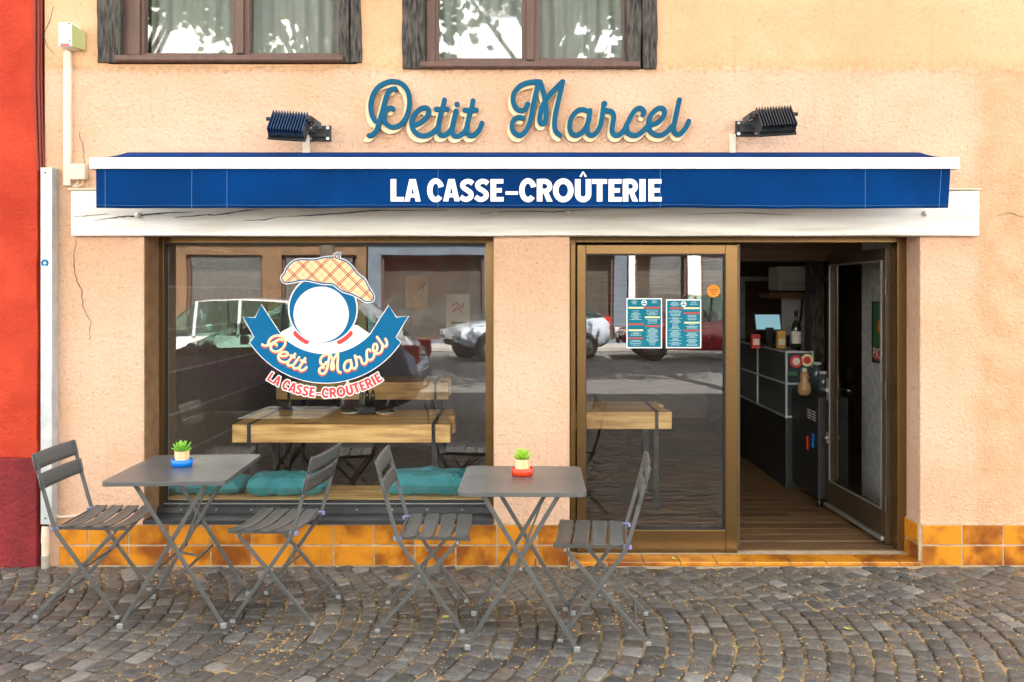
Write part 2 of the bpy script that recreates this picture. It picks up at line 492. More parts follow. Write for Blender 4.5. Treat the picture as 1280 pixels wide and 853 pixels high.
        if solid:
            md = o.modifiers.new('Solidify', 'SOLIDIFY'); md.thickness = solid; md.offset = 0
        if bevel:
            md = o.modifiers.new('Bevel', 'BEVEL'); md.width = bevel; md.segments = seg; md.limit_method = 'ANGLE'
            md.angle_limit = radians(35); md.harden_normals = False
        return o


def pieces(mb, name, mat, parent=None, bevel=0):
    """every loose piece of the builder becomes an object of its own"""
    up = list(range(len(mb.v)))

    def find(i):
        while up[i] != i: up[i] = up[up[i]]; i = up[i]
        return i
    for f in mb.f:
        for i in f[1:]: up[find(i)] = find(f[0])
    grp = {}
    for k, f in enumerate(mb.f): grp.setdefault(find(f[0]), []).append(k)
    for fs in grp.values():
        ids = sorted({i for k in fs for i in mb.f[k]}); mp = {i: j for j, i in enumerate(ids)}
        p = MB(); p.v = [mb.v[i] for i in ids]; p.f = [tuple(mp[i] for i in mb.f[k]) for k in fs]; p.mi = [0] * len(fs); p.sm = [mb.sm[k] for k in fs]
        p.build(name, mat, parent, bevel)


def tag(o, label, cat=None, group=None, kind=None):
    o['label'] = label
    if cat: o['category'] = cat
    if group: o['group'] = group
    if kind: o['kind'] = kind
    return o


def empty(name, loc=(0, 0, 0), rz=0.0):
    o = bpy.data.objects.new(name, None); COL.objects.link(o)
    o.location = loc; o.rotation_euler = (0, 0, rz); o.empty_display_size = .1
    return o


def copy_tree(o, parent=None):
    c = o.copy(); COL.objects.link(c)
    if parent: c.parent = parent
    for ch in list(o.children): copy_tree(ch, c)
    return c


def struct(o, label):
    return tag(o, label, None, None, 'structure')


# ------------------------------------------------------------------ flat drawing: strokes, letters
def disc(c, r, n=18):
    return [(c[0] + r * cos(2 * pi * k / n), c[1] + r * sin(2 * pi * k / n)) for k in range(n)]


def smooth_line(p, sub=7):
    if len(p) < 3: return [tuple(q) for q in p]
    out = []
    for i in range(len(p) - 1):
        p0 = p[i - 1] if i > 0 else (2 * p[0][0] - p[1][0], 2 * p[0][1] - p[1][1])
        p1, p2 = p[i], p[i + 1]
        p3 = p[i + 2] if i + 2 < len(p) else (2 * p2[0] - p1[0], 2 * p2[1] - p1[1])
        for k in range(sub):
            t = k / sub
            out.append(tuple(.5 * (2 * p1[a] + (p2[a] - p0[a]) * t + (2 * p0[a] - 5 * p1[a] + 4 * p2[a] - p3[a]) * t * t + (3 * p1[a] - p0[a] - 3 * p2[a] + p3[a]) * t ** 3) for a in (0, 1)))
    out.append(tuple(p[-1]))
    return out


def ccw(q):
    a = sum(q[i][0] * q[(i + 1) % len(q)][1] - q[(i + 1) % len(q)][0] * q[i][1] for i in range(len(q)))
    return q if a > 0 else q[::-1]


def stroke(p, w, round_ends=True, closed=False, joints=False):
    """polygons that cover a stroke of width w along p"""
    polys = []; n = len(p)
    ws = w if isinstance(w, (list, tuple)) else [w] * n
    L = []
    for i in range(n):
        if closed: a, b = p[i - 1], p[(i + 1) % n]
        else: a, b = p[max(i - 1, 0)], p[min(i + 1, n - 1)]
        dx, dy = b[0] - a[0], b[1] - a[1]; l = math.hypot(dx, dy) or 1
        nx, ny = -dy / l * ws[i] / 2, dx / l * ws[i] / 2
        L.append(((p[i][0] + nx, p[i][1] + ny), (p[i][0] - nx, p[i][1] - ny)))
    for i in range(n if closed else n - 1):
        j = (i + 1) % n
        polys.append(ccw([L[i][1], L[j][1], L[j][0], L[i][0]]))
    if round_ends and not closed:
        polys += [disc(p[0], ws[0] / 2), disc(p[-1], ws[-1] / 2)]
    if joints:
        polys += [disc(q, w / 2) for q in p]
    return polys


def union(polys):
    """triangulated union of overlapping polygons"""
    al = [c for q in polys for p in q for c in p]
    k = 100.0 / max(1e-9, max(al) - min(al))
    jr = random.Random(1)
    vs = []; es = []; cells = []
    for q in polys:
        for t in ([q] if len(q) > 4 else [(q[0], q[i], q[i + 1]) for i in range(1, len(q) - 1)]):
            t = [(a * k + jr.uniform(-1, 1) * 2e-4, b * k + jr.uniform(-1, 1) * 2e-4) for a, b in t]
            ar = sum(t[i][0] * t[(i + 1) % len(t)][1] - t[(i + 1) % len(t)][0] * t[i][1] for i in range(len(t)))
            if abs(ar) < 2e-5: continue
            if ar < 0: t = t[::-1]
            o = len(vs); n = len(t)
            vs += [Vector(p) for p in t]; es += [(o + i, o + (i + 1) % n) for i in range(n)]; cells.append(np.array(t))
    r = delaunay_2d_cdt(vs, es, [], 0, 1e-5)
    P = np.array([(p.x, p.y) for p in r[0]])
    T = []
    for f in r[2]:
        for j in range(1, len(f) - 1): T.append((f[0], f[j], f[j + 1]))
    T = np.array(T)
    A, B, C = P[T[:, 0]], P[T[:, 1]], P[T[:, 2]]
    cr = (B[:, 0] - A[:, 0]) * (C[:, 1] - A[:, 1]) - (B[:, 1] - A[:, 1]) * (C[:, 0] - A[:, 0])
    fl = cr < 0
    T[fl] = T[fl][:, ::-1]
    cen = (A + B + C) / 3
    keep = np.zeros(len(T), bool)
    order = np.argsort(cen[:, 0]); xs_ = cen[order, 0]
    for q in cells:                                   # every cell is convex
        lo_, hi_ = np.searchsorted(xs_, q[:, 0].min()), np.searchsorted(xs_, q[:, 0].max())
        if hi_ <= lo_: continue
        ids = order[lo_:hi_]; c = cen[ids]
        ok = np.ones(len(ids), bool)
        for i in range(len(q)):
            a_, b_ = q[i], q[(i + 1) % len(q)]
            ok &= (b_[0] - a_[0]) * (c[:, 1] - a_[1]) - (b_[1] - a_[1]) * (c[:, 0] - a_[0]) >= 0
        keep[ids[ok]] = True
    return [(float(p[0]) / k, float(p[1]) / k) for p in P], [tuple(int(i) for i in t) for t in T[keep]]


# script lettering, digitised as pen paths in photo pixels
S8 = lambda ox, oy, pts: [(ox + a / 8.0, oy + b / 8.0) for a, b in pts]
PETIT = [S8(450, 90, q) for q in (
    [(150, 490), (118, 430), (106, 340), (125, 240), (180, 155), (260, 107), (340, 94), (420, 122), (475, 190), (495, 290), (483, 390), (450, 470), (400, 530), (330, 553), (272, 530), (242, 480), (242, 420), (265, 378), (300, 362), (330, 370)],
    [(350, 168), (310, 175), (278, 210), (255, 270), (235, 350), (210, 440), (185, 530), (160, 590), (125, 628), (90, 638)],
    [(545, 530), (600, 510), (650, 470), (683, 420), (683, 376), (655, 358), (610, 367), (560, 408), (527, 460), (517, 520), (532, 580), (572, 622), (625, 640), (690, 628), (745, 590), (780, 545)],
    [(845, 280), (830, 340), (806, 430), (786, 520), (783, 590), (802, 628), (835, 635), (880, 610), (918, 560), (935, 500)],
    [(960, 390), (940, 470), (922, 560), (928, 615), (958, 643), (1000, 635), (1048, 592), (1075, 530)],
    [(1130, 288), (1115, 360), (1090, 450), (1070, 540), (1072, 600), (1098, 636), (1140, 632), (1183, 590), (1207, 545), (1220, 512)],
    [(760, 372), (870, 372)], [(1047, 382), (1163, 382)])]
MARCEL = [S8(630, 90, q) for q in (
    [(237, 318), (216, 365), (180, 388), (140, 378), (106, 340), (90, 280), (100, 215), (150, 150), (220, 113), (300, 99), (352, 98)],
    [(345, 105), (338, 130), (320, 210), (300, 300), (280, 410), (255, 510), (215, 592), (165, 635), (117, 620), (83, 570), (85, 507), (115, 465), (155, 455), (188, 462)],
    [(362, 98), (385, 170), (408, 260), (420, 340), (423, 420), (416, 485), (396, 517), (370, 513), (357, 478), (364, 410), (388, 335), (430, 268), (500, 182), (583, 98)],
    [(588, 96), (570, 180), (545, 290), (520, 400), (506, 500), (510, 570), (530, 608), (560, 632)],
    [(862, 392), (838, 392), (795, 376), (748, 382), (702, 420), (667, 480), (658, 560), (680, 618), (722, 633), (770, 612), (820, 550), (852, 470)],
    [(862, 385), (848, 470), (832, 550), (842, 613), (882, 634), (930, 600), (966, 525), (984, 440), (994, 360), (1003, 322)],
    [(998, 385), (1045, 388), (1085, 405), (1098, 450), (1088, 520), (1082, 590), (1106, 630), (1150, 630), (1195, 590), (1228, 530), (1262, 460), (1305, 392), (1350, 361), (1388, 376), (1398, 405), (1390, 428)],
    [(1225, 530), (1232, 590), (1268, 628), (1330, 632), (1390, 592), (1440, 530)],
    [(1470, 532), (1522, 515), (1570, 480), (1602, 428), (1603, 382), (1575, 361), (1530, 372), (1482, 418), (1452, 478), (1446, 540), (1470, 598), (1520, 630), (1580, 630), (1640, 590), (1682, 540)],
    [(1755, 278), (1735, 370), (1712, 480), (1698, 560), (1712, 610), (1750, 627), (1795, 590), (1828, 540), (1848, 492)])]
PETIT_DOTS = [((450 + 970 / 8, 90 + 325 / 8), 27 / 8)]
MARCEL_DOTS = [((630 + 1003 / 8, 90 + 320 / 8), 31 / 8)]


def script_polys(paths, dots, w):
    out = []
    for q in paths: out += stroke(smooth_line(q), w)
    for c, r in dots: out.append(disc(c, r * w / 6.0))
    return out


# bold sans capitals; unit: cap height 1, baseline 0
def arc(cx, cy, rx, ry, a0, a1, n=22):
    return [(cx + rx * cos(radians(a0 + (a1 - a0) * k / n)), cy + ry * sin(radians(a0 + (a1 - a0) * k / n))) for k in range(n + 1)]


def rect(x0, y0, x1, y1): return [(x0, y0), (x1, y0), (x1, y1), (x0, y1)]


def glyph(ch, w, s=.25, t=.20):
    """letter of width w, stem s, arm t"""
    if ch == 'L': return [rect(0, 0, s, 1), rect(s * .5, 0, w, t)]
    if ch == 'I': return [rect(0, 0, w, 1)]
    if ch == '-': return [rect(0, .30, w, .45)]
    if ch == 'E': return [rect(0, 0, s, 1), rect(s * .5, 0, w, t), rect(s * .5, 1 - t, w * .98, 1), rect(s * .5, .40, w * .86, .60)]
    if ch == 'T': return [rect(w / 2 - s / 2, 0, w / 2 + s / 2, .9), rect(0, 1 - t * 1.05, w, 1)]
    if ch == 'A':
        m = w / 2; k = s * .56
        return [ccw([(0, 0), (s * .92, 0), (m + k * .55, 1), (m - k, 1)]), ccw([(w, 0), (m + k, 1), (m - k * .55, 1), (w - s * .92, 0)]), rect(w * .25, .18, w * .75, .35)]
    if ch == 'O': return stroke(arc(w / 2, .5, w / 2 - s / 2, .5 + .02 - t * .55, 0, 360, 36)[:-1], s, closed=True)
    if ch == 'C':
        p = arc(w * .53, .5, w * .53 - s / 2, .52 - t / 2, 20, 318, 30)
        return stroke(p, s * .95, False)
    if ch == 'U':
        r = w / 2 - s / 2
        p = [(s / 2, 1), (s / 2, .42)] + arc(w / 2, r + t * .45, r, r, 180, 360, 18) + [(w - s / 2, .42), (w - s / 2, 1)]
        return stroke(p, s, False)
    if ch == 'S':
        p = smooth_line([(w * .90, .80), (w * .70, .885), (w * .42, .885), (w * .20, .76), (w * .28, .60), (w * .52, .50), (w * .76, .37), (w * .76, .20), (w * .52, .095), (w * .28, .105), (w * .06, .21)], 5)
        return stroke(p, s * .88, False)
    if ch == 'R':
        p = [(s * .5, 1 - t / 2)] + arc(w * .50, .68, w * .48 - s * .45, .32 - t / 2, 90, -90, 16) + [(s * .5, .36 + t / 2)]
        return [rect(0, 0, s, 1)] + stroke(p, t * 1.12, False) + [ccw([(w * .40, .42), (w * .72, .42), (w, 0), (w - s * 1.02, 0)])]
    if ch == '^':
        return [ccw([(0, .03), (.09, 0), (w * .58, .25), (w * .42, .25)]), ccw([(w, .03), (w * .58, .25), (w * .42, .25), (w - .09, 0)])]
    return []


_u = 198.0
CASSE = [(c, (a - 62) / _u, (b - a) / _u) for c, a, b in (('L', 62, 180), ('A', 184, 328), ('C', 384, 530), ('A', 528, 674), ('S', 675, 803), ('S', 806, 937), ('E', 947, 1063), ('-', 1080, 1190), ('C', 1200, 1349),
    ('R', 1357, 1497), ('O', 1500, 1683), ('U', 1695, 1840), ('T', 1848, 1980), ('E', 1993, 2110), ('R', 2119, 2256), ('I', 2267, 2320), ('E', 2346, 2464))]
CASSE_W = (2464 - 62) / _u


def casse_polys(grow=0.0):
    out = []
    for c, x0, w in CASSE:
        for q in glyph(c, w): out.append([(u + x0, v) for u, v in q])
        if c == 'U':
            for q in glyph('^', .33): out.append([(u + x0 + w / 2 - .165, v + 1.09) for u, v in q])
    if grow:                                          # push every convex cell outwards
        big = []
        for q in out:
            q = ccw(q); n = len(q); r = []
            for i in range(n):
                d1 = Vector((q[i][0] - q[i - 1][0], q[i][1] - q[i - 1][1])); d2 = Vector((q[(i + 1) % n][0] - q[i][0], q[(i + 1) % n][1] - q[i][1]))
                if d1.length < 1e-6 or d2.length < 1e-6: r.append(q[i]); continue
                n1 = Vector((d1.y, -d1.x)).normalized(); n2 = Vector((d2.y, -d2.x)).normalized()
                m = n1 + n2
                m = m.normalized() * min(1.6, 1 / max(.3, m.normalized().dot(n1))) if m.length > 1e-3 else n1
                r.append((q[i][0] + m.x * grow, q[i][1] + m.y * grow))
            big.append(r)
        out = big
    return out


def text_mesh(txt, size, fn, name, mat, parent, d0, d1, align='CENTER'):
    """Blender's built-in lettering turned into a mesh"""
    cu = bpy.data.curves.new(name, 'FONT'); cu.body = txt; cu.size = size; cu.align_x = align
    ob = bpy.data.objects.new(name, cu); COL.objects.link(ob)
    dg = bpy.context.evaluated_depsgraph_get(); dg.update()
    me = bpy.data.meshes.new_from_object(ob.evaluated_get(dg))
    v2 = [(v.co.x, v.co.y) for v in me.vertices]
    fs = [tuple(p.vertices) for p in me.polygons]
    bpy.data.objects.remove(ob); bpy.data.curves.remove(cu); bpy.data.meshes.remove(me)
    mb = MB(); mb.add([fn(u, v, d0) for u, v in v2], fs)
    return mb.build(name, mat, parent)


def holed(x0, x1, z0, z1, y0, y1, holes, mb=None):
    """a wall slab with rectangular openings, one connected mesh"""
    mb = mb or MB()
    xs = sorted({x0, x1, *[h[0] for h in holes], *[h[1] for h in holes]})
    zs = sorted({z0, z1, *[h[2] for h in holes], *[h[3] for h in holes]})
    idx = {}; vs = []; fs = []

    def vid(i, j, k):
        key = (i, j, k)
        if key not in idx:
            idx[key] = len(vs); vs.append((xs[i], (y0, y1)[k], zs[j]))
        return idx[key]

    def solid(i, j):
        if i < 0 or j < 0 or i >= len(xs) - 1 or j >= len(zs) - 1: return False
        cx, cz = (xs[i] + xs[i + 1]) / 2, (zs[j] + zs[j + 1]) / 2
        return not any(h[0] < cx < h[1] and h[2] < cz < h[3] for h in holes)
    for i in range(len(xs) - 1):
        for j in range(len(zs) - 1):
            if not solid(i, j): continue
            fs.append((vid(i, j, 0), vid(i + 1, j, 0), vid(i + 1, j + 1, 0), vid(i, j + 1, 0)))
            fs.append((vid(i, j, 1), vid(i, j + 1, 1), vid(i + 1, j + 1, 1), vid(i + 1, j, 1)))
            if not solid(i - 1, j): fs.append((vid(i, j, 0), vid(i, j + 1, 0), vid(i, j + 1, 1), vid(i, j, 1)))
            if not solid(i + 1, j): fs.append((vid(i + 1, j, 0), vid(i + 1, j, 1), vid(i + 1, j + 1, 1), vid(i + 1, j + 1, 0)))
            if not solid(i, j - 1): fs.append((vid(i, j, 0), vid(i, j, 1), vid(i + 1, j, 1), vid(i + 1, j, 0)))
            if not solid(i, j + 1): fs.append((vid(i, j + 1, 0), vid(i + 1, j + 1, 0), vid(i + 1, j + 1, 1), vid(i, j + 1, 1)))
    mb.add(vs, fs)
    return mb


def frame_mb(x0, x1, z0, z1, y0, y1, l, r=None, b=None, t=None):
    """rectangular frame of four butted members"""
    r = l if r is None else r; b = l if b is None else b; t = l if t is None else t
    mb = MB()
    mb.box((x0, y0, z0), (x0 + l, y1, z1)); mb.box((x1 - r, y0, z0), (x1, y1, z1))
    if b: mb.box((x0 + l, y0 + .001, z0), (x1 - r, y1, z0 + b))
    if t: mb.box((x0 + l, y0 + .001, z1 - t), (x1 - r, y1, z1))
    return mb


# ================================================================== the shop building
bld = tag(empty('shop_building'), 'peach plastered corner cafe building with white lintel, ochre tile skirting and half-timbered upper windows', 'building')
WX0, WX1 = X(55), 7.0
hw = (X(180), X(617), .243, 1.95)                       # shop window opening
hd = (X(712), X(1150), .0, 1.95)                     # door opening
ua = (X(135), X(446), Z(80), 4.45)
ub = (X(512), X(812), Z(86), 4.45)
EAVE = 10.2
wall = holed(WX0, WX1, -.3, EAVE, 0, .36, [hw, hd, ua, ub]).build('facade_wall', M['plaster'], bld, bevel=.008)
mb = MB()
mb.prism([(WX0 - 6, EAVE), (WX1, EAVE), (WX1, EAVE)], lambda u, v, d: Vector((u, d, v)), 0, .1) if False else None
mb.add([(WX0, -.35, EAVE), (WX1, -.35, EAVE), (WX1, 4.2, EAVE + 2.2), (WX0, 4.2, EAVE + 2.2), (WX0, 8.4, EAVE), (WX1, 8.4, EAVE)], [(0, 1, 2, 3), (3, 2, 5, 4)])
mb.build('roof', M['roof'], bld, solid=.18)
mb = MB(); mb.box((WX0, 8.1, -.3), (WX1, 8.4, EAVE)); mb.box((WX0, .36, -.3), (WX0 + .25, 8.1, EAVE)); mb.box((WX1 - .25, .36, -.3), (WX1, 8.1, EAVE))
mb.build('outer_wall', M['in_dark'], bld)

# cracks in the plaster
def crack(pts, w, name='crack', mat='crack', y=-.0025, parent=bld, taper=True):
    p = []
    for i in range(len(pts) - 1):
        for k in range(5):
            t = k / 5
            p.append((pts[i][0] + (pts[i + 1][0] - pts[i][0]) * t + random.uniform(-1.1, 1.1), pts[i][1] + (pts[i + 1][1] - pts[i][1]) * t + random.uniform(-.4, .4)))
    p.append(pts[-1])
    q = [(X(a, y), Z(b, y)) for a, b in p]
    n = len(q)
    ws = [w * (.25 + .75 * sin(pi * (i + .5) / n)) * random.uniform(.6, 1.3) if taper else w for i in range(n)]
    v2, tr = union(stroke(q, ws, False))
    return MB().flat(v2, tr, lambda u, v, d: Vector((u, d, v)), y, y + .006).build(name, M[mat], parent)


crack([(95, 300), (93, 322), (93, 345), (102, 362), (104, 385), (113, 403), (112, 425)], .004)
crack([(86, 42), (82, 55), (78, 62)], .003)
crack([(53, 42), (60, 58), (69, 70)], .0035)
crack([(99, 165), (104, 185), (105, 205)], .003)
crack([(1245, 270), (1262, 266), (1280, 272)], .003)
crack([(68, 8), (56, 40)], .003)

# tile skirting
mb = MB(); gb = MB()
TY = -.014


def tiles(p0, p1, zs, along, inset=.004, w=.2405, start=None):
    """rows of tiles between x0 and x1 on a face; along maps (s, z, d) to a point"""
    for (z0, z1) in zs:
        s = p0
        first = True
        while s < p1 - .02:
            e = min(s + (start if (first and start) else w), p1); first = False
            g = .0045
            j = random.uniform(-.0012, .0012)
            a = [along(u, v, d + j) for d in (0, .010) for (u, v) in ((s + g, z0 + g), (e - g, z0 + g), (e - g, z1 - g), (s + g, z1 - g))]
            mb.add(a, [(0, 1, 2, 3), (7, 6, 5, 4), (0, 4, 5, 1), (1, 5, 6, 2), (2, 6, 7, 3), (3, 7, 4, 0)])
            s = e


rowz = [(-.125, -.003), (-.003, .119), (.119, .238)]
fa = lambda s, z, d: Vector((s, TY + .010 - d, z))
tiles(X(75), X(712) - .004, [(.0, .122), (.122, .244)], fa, start=.17)
mb.build('tile_skirting', M['tile'], bld, bevel=.003); mb = MB()
tiles(X(1150) + .004, 7.0, [(.0, .122), (.122, .244)], fa, w=.2405)
fr = lambda s, z, d: Vector((X(1150) - .004 - d, s, z))
tiles(.0, .20, [(.0, .122), (.122, .244)], fr, w=.2)
gb.box((X(75), -.009, -.05), (X(712) - .003, .01, .247)); gb.build('grout', M['grout'], bld); gb = MB(); gb.box((X(1150) + .003, -.009, -.05), (7.0, .01, .247)); gb.box((X(1150) - .009, -.004, .03), (X(1150) + .01, .2, .247))
sk = mb.build('tile_skirting', M['tile'], bld, bevel=.003)
gb.build('grout', M['grout'], sk)
# threshold step of tiles
mb = MB(); gb = MB()
gb.box((X(712) + .002, -.045, -.06), (X(1150) - .012, .19, .028))
s = X(712) + .004; random.seed(11)
while s < X(1150) - .02:
    e = min(s + .213, X(1150) - .014)
    mb.box((s + .003, -.052, .010), (e - .003, .10, .036)); s = e
mb.cm = 0
th = mb.build('threshold_step', M['tile'], bld, bevel=.005)
gb.build('step_mortar', M['grout'], th)

# white lintel beam
bz0, bz1 = Z(295, -.04), Z(238, -.04)
mb = MB()
bx0, bx1 = X(89, -.04), X(1224, -.04)
nseg = 60


def beam_pt(u, k):
    x = bx0 + (bx1 - bx0) * u
    wob = .004 * mnoise.noise(Vector((x * 1.7, k * 3.1, 0)))
    y, z = [(-.045, bz0), (-.045, bz0 + .09), (-.045, bz1 - .09), (-.045, bz1), (.05, bz1), (.05, bz0)][k]
    return Vector((x, y + (wob if y < 0 else 0), z + (wob * (1 if k in (0, 3) else 0))))


vs = [beam_pt(i / nseg, k) for i in range(nseg + 1) for k in range(6)]
fs = [(i * 6 + k, i * 6 + (k + 1) % 6, (i + 1) * 6 + (k + 1) % 6, (i + 1) * 6 + k) for i in range(nseg) for k in range(6)]
fs += [tuple(range(6)), tuple(nseg * 6 + k for k in range(6))[::-1]]
mb.add(vs, fs, False)
beam = mb.build('lintel_beam', M['white_beam'], bld, bevel=.006)
for pts, w in (([(116, 276), (150, 271), (172, 270), (205, 266), (240, 265)], .007), ([(218, 272), (255, 269), (270, 269), (310, 263), (330, 263)], .006), ([(305, 276), (330, 275), (352, 271)], .005),
               ([(350, 272), (410, 268), (470, 263), (560, 263)], .006), ([(600, 267), (650, 264), (690, 265), (760, 261)], .005), ([(92, 271), (110, 270), (135, 267)], .004), ([(860, 268), (930, 266), (990, 269)], .003)):
    crack(pts, w, 'timber_crack', 'beam_crack', -.0485, beam)
for px, py in ((172, 269), (618, 268), (709, 266), (1157, 267)):
    MB().lathe([(0, -.008), (.016, -.008), (.018, 0), (.016, .008), (0, .012)], n=12).build('bolt', M['white_beam'], beam)
    o = bpy.context.scene.objects[-1] if False else None
for o, (px, py) in zip([c for c in beam.children if c.name.startswith('bolt')], ((172, 269), (618, 268), (709, 266), (1157, 267))):
    o.location = W(px, py, -.052); o.rotation_euler = (radians(90), 0, 0)
MB().box((bx0 - .012, -.055, bz1 + .002), (bx1 + .008, .02, bz1 + .010)).build('flashing', M['cream_plastic'], beam)

# shop window
YF = .20
sx0, sx1 = X(195, YF), X(618, YF)
sz0, sz1 = Z(633, YF), 1.952
m_ = frame_mb(hw[0] + .002 + .0, hw[1] - .001, sz0, sz1 - .003, YF, YF + .06, X(204, YF) - hw[0], X(620, YF) - X(613, YF) + .02, 0, .036)
swin = m_.build('shop_window', M['bronze'], bld, bevel=.002)
MB().box((X(204, YF), YF + .001, sz0), (X(612, YF), YF + .06, sz0 + .012)).build('bottom_rail', M['black_sill'], swin, bevel=.002)
MB().box((X(204, YF), YF + .002, sz0 + .0125), (X(612, YF), YF + .02, sz0 + .0165)).build('glazing_strip', M['alu'], swin)
gx0, gx1 = X(204, YF), X(612, YF); gz0, gz1 = sz0 + .018, Z(304, YF)
frame_mb(gx0 - .004, gx1 + .006, gz0 - .004, gz1 + .004, YF + .012, YF + .05, .014).build('gasket', M['gasket'], swin)
GY = YF + .03
MB().add([(gx0, GY, gz0), (gx1 + .004, GY, gz0), (gx1 + .004, GY, gz1), (gx0, GY, gz1)], [(0, 1, 2, 3)]) if False else None
mb = MB(); mb.add([(gx0, GY, gz0), (gx1, GY, gz0), (gx1, GY, gz1), (gx0, GY, gz1)], [(0, 1, 2, 3)]); mb.build('pane', M['glass'], swin, recalc=False)
MB().box((hw[0] - .003, .004, .25), (hw[0] + .004, YF - .001, 1.945)).build('reveal_slab', M['brown_reveal'], bld)  # thin brown slab added over the left reveal, darker than the wall
# black sheet metal sill: a lip under the glass and a sloping tray
mb = MB()
sl0, sl1 = hw[0] + .004, X(617.5)
pr = [(YF + .06, sz0), (YF - .03, sz0 + .002), (YF - .035, sz0 - .035), (-.028, .272), (-.030, .248), (YF + .06, .24)]
mb.add([(x, y, z) for x in (sl0, sl1) for (y, z) in pr], [tuple(range(6)), tuple(range(11, 5, -1))] + [(k, (k + 1) % 6, (k + 1) % 6 + 6, k + 6) for k in range(6)])
sill = mb.build('sill', M['black_sill'], swin, bevel=.003)
mb = MB()
for i in range(9):
    px = 226 + i * 44
    c = Vector((X(px, YF - .04), YF - .036, sz0 - .012))
    mb.lathe([(0, -.004), (.005, -.004), (.005, .004), (0, .006)], c=(0, 0, 0), n=8)
    for k in range(len(mb.v) - 32, len(mb.v)):
        a = Vector(mb.v[k]); mb.v[k] = tuple(c + Vector((a.x, a.z * -1, a.y)))
pieces(mb, 'screw', M['screw'], sill)

# door frame with fixed glazing and an open leaf
YD = .17
dx0, dx1 = hd[0] + .002, hd[1] - .002
mb = frame_mb(dx0, dx1, .036, 1.949, YD, YD + .09, .045, .055, 0, .036)
dfr = mb.build('door_frame', M['bronze'], bld, bevel=.003)
mb = MB()
mb.box((dx0 + .012, YD - .010, .036), (dx0 + .045, YD + .0, 1.905))
mb.build('frame_bead', M['bronze'], dfr, bevel=.004)
# fixed panel
px0, px1 = X(721, YD - .02), X(922, YD - .02)
pz0, pz1 = Z(692, YD - .02), Z(306, YD - .02)
mb = MB(); y0, y1 = YD - .022, YD + .05
sl, sr, sb, st = X(732, YD) - X(721, YD), X(922, YD) - X(907, YD), Z(663, YD) - Z(692, YD), Z(306, YD) - Z(318, YD)
pan = frame_mb(px0, px1, pz0, pz1, y0, y1, sl, sr, sb, st).build('fixed_panel', M['bronze'], dfr, bevel=.004)
qx0, qx1, qz0, qz1 = px0 + sl, px1 - sr, pz0 + sb, pz1 - st
frame_mb(qx0 - .002, qx1 + .002, qz0 - .002, qz1 + .002, y0 + .008, y1 - .01, .008).build('gasket', M['gasket'], dfr)
mb = MB(); mb.add([(qx0, y0 + .03, qz0), (qx1, y0 + .03, qz0), (qx1, y0 + .03, qz1), (qx0, y0 + .03, qz1)], [(0, 1, 2, 3)])
mb.build('pane', M['glass'], dfr, recalc=False)
MB().box((px0 - .02, y0 - .012, pz0 - .014), (px1 + .012, y0 + .05, pz0 - .003)).build('weather_strip', M['alu'], dfr, bevel=.002)
MB().box((px1 + .002, YD, .036), (px1 + .02, YD + .09, 1.905)).build('mullion', M['dark_bronze'], dfr, bevel=.002)

# open door leaf, hinged at the right jamb and swung inside
leaf = empty('door_leaf'); leaf.parent = bld
hx, hy = X(1112, .26), .262
leaf.location = (hx, hy, .05); leaf.rotation_euler = (0, 0, radians(92.5))
LW, LH = .90, 1.835
frame_mb(0, LW, 0, LH, -.025, .025, .05, .05, .20, .075).build('leaf_frame', M['dark_bronze'], leaf, bevel=.003)
mb = MB(); mb.add([(.05, 0, .20), (LW - .05, 0, .20), (LW - .05, 0, LH - .075), (.05, 0, LH - .075)], [(0, 1, 2, 3)]); mb.build('pane', M['door_glass'], leaf, recalc=False)
frame_mb(.05, LW - .05, .20, LH - .075, .0255, .032, .012).build('glazing_bead', M['alu'], leaf)
MB().box((0.01, .026, .015), (LW, .05, .04)).build('brush_strip', M['alu'], leaf, bevel=.004)
mb = MB(); mb.tube([(LW - .03, .03, .86), (LW - .03, .075, .86), (LW - .14, .08, .86)], .010, 10)
mb.box((LW - .045, .025, .78), (LW - .015, .034, .94)); mb.build('handle', M['alu'], leaf)
mb = MB(); mb.box((LW - .045, .025, .47), (LW - .015, .036, .55)); mb.tube([(LW - .03, .036, .51), (LW - .03, .055, .51)], .012, 12); mb.build('lock', M['alu'], leaf)
mb = MB()
for z in (.25, .95, 1.6): mb.tube([(-.012, .03, z - .05), (-.012, .03, z + .05)], .010, 10)
pieces(mb, 'hinge', M['dark_bronze'], leaf)

# upper windows with their timber posts
def timber(x0, x1, z0, z1, y0, y1, name='timber_post', seed=0):
    mb = MB(); n = 26
    prof = [(0, 0), (.5, 0), (1, 0), (1, 1), (0, 1)]
    vs = []
    for j in range(n + 1):
        z = z0 + (z1 - z0) * j / n
        for (a, b) in prof:
            wx = .010 * mnoise.noise(Vector((seed * 9.1 + a * 3, z * 3.2, b * 5))) + .005 * mnoise.noise(Vector((seed * 5.1 + a * 7, z * 14, b)))
            vs.append((x0 + (x1 - x0) * a + wx, y0 + (y1 - y0) * b + (.008 * mnoise.noise(Vector((a * 4, z * 6, seed))) if b == 0 else 0), z))
    k = len(prof)
    fs = [(j * k + i, j * k + (i + 1) % k, (j + 1) * k + (i + 1) % k, (j + 1) * k + i) for j in range(n) for i in range(k)]
    fs += [tuple(range(k)), tuple(n * k + i for i in range(k))[::-1]]
    mb.add(vs, fs, False)
    return mb.build(name, M['timber'], bld, bevel=.006)


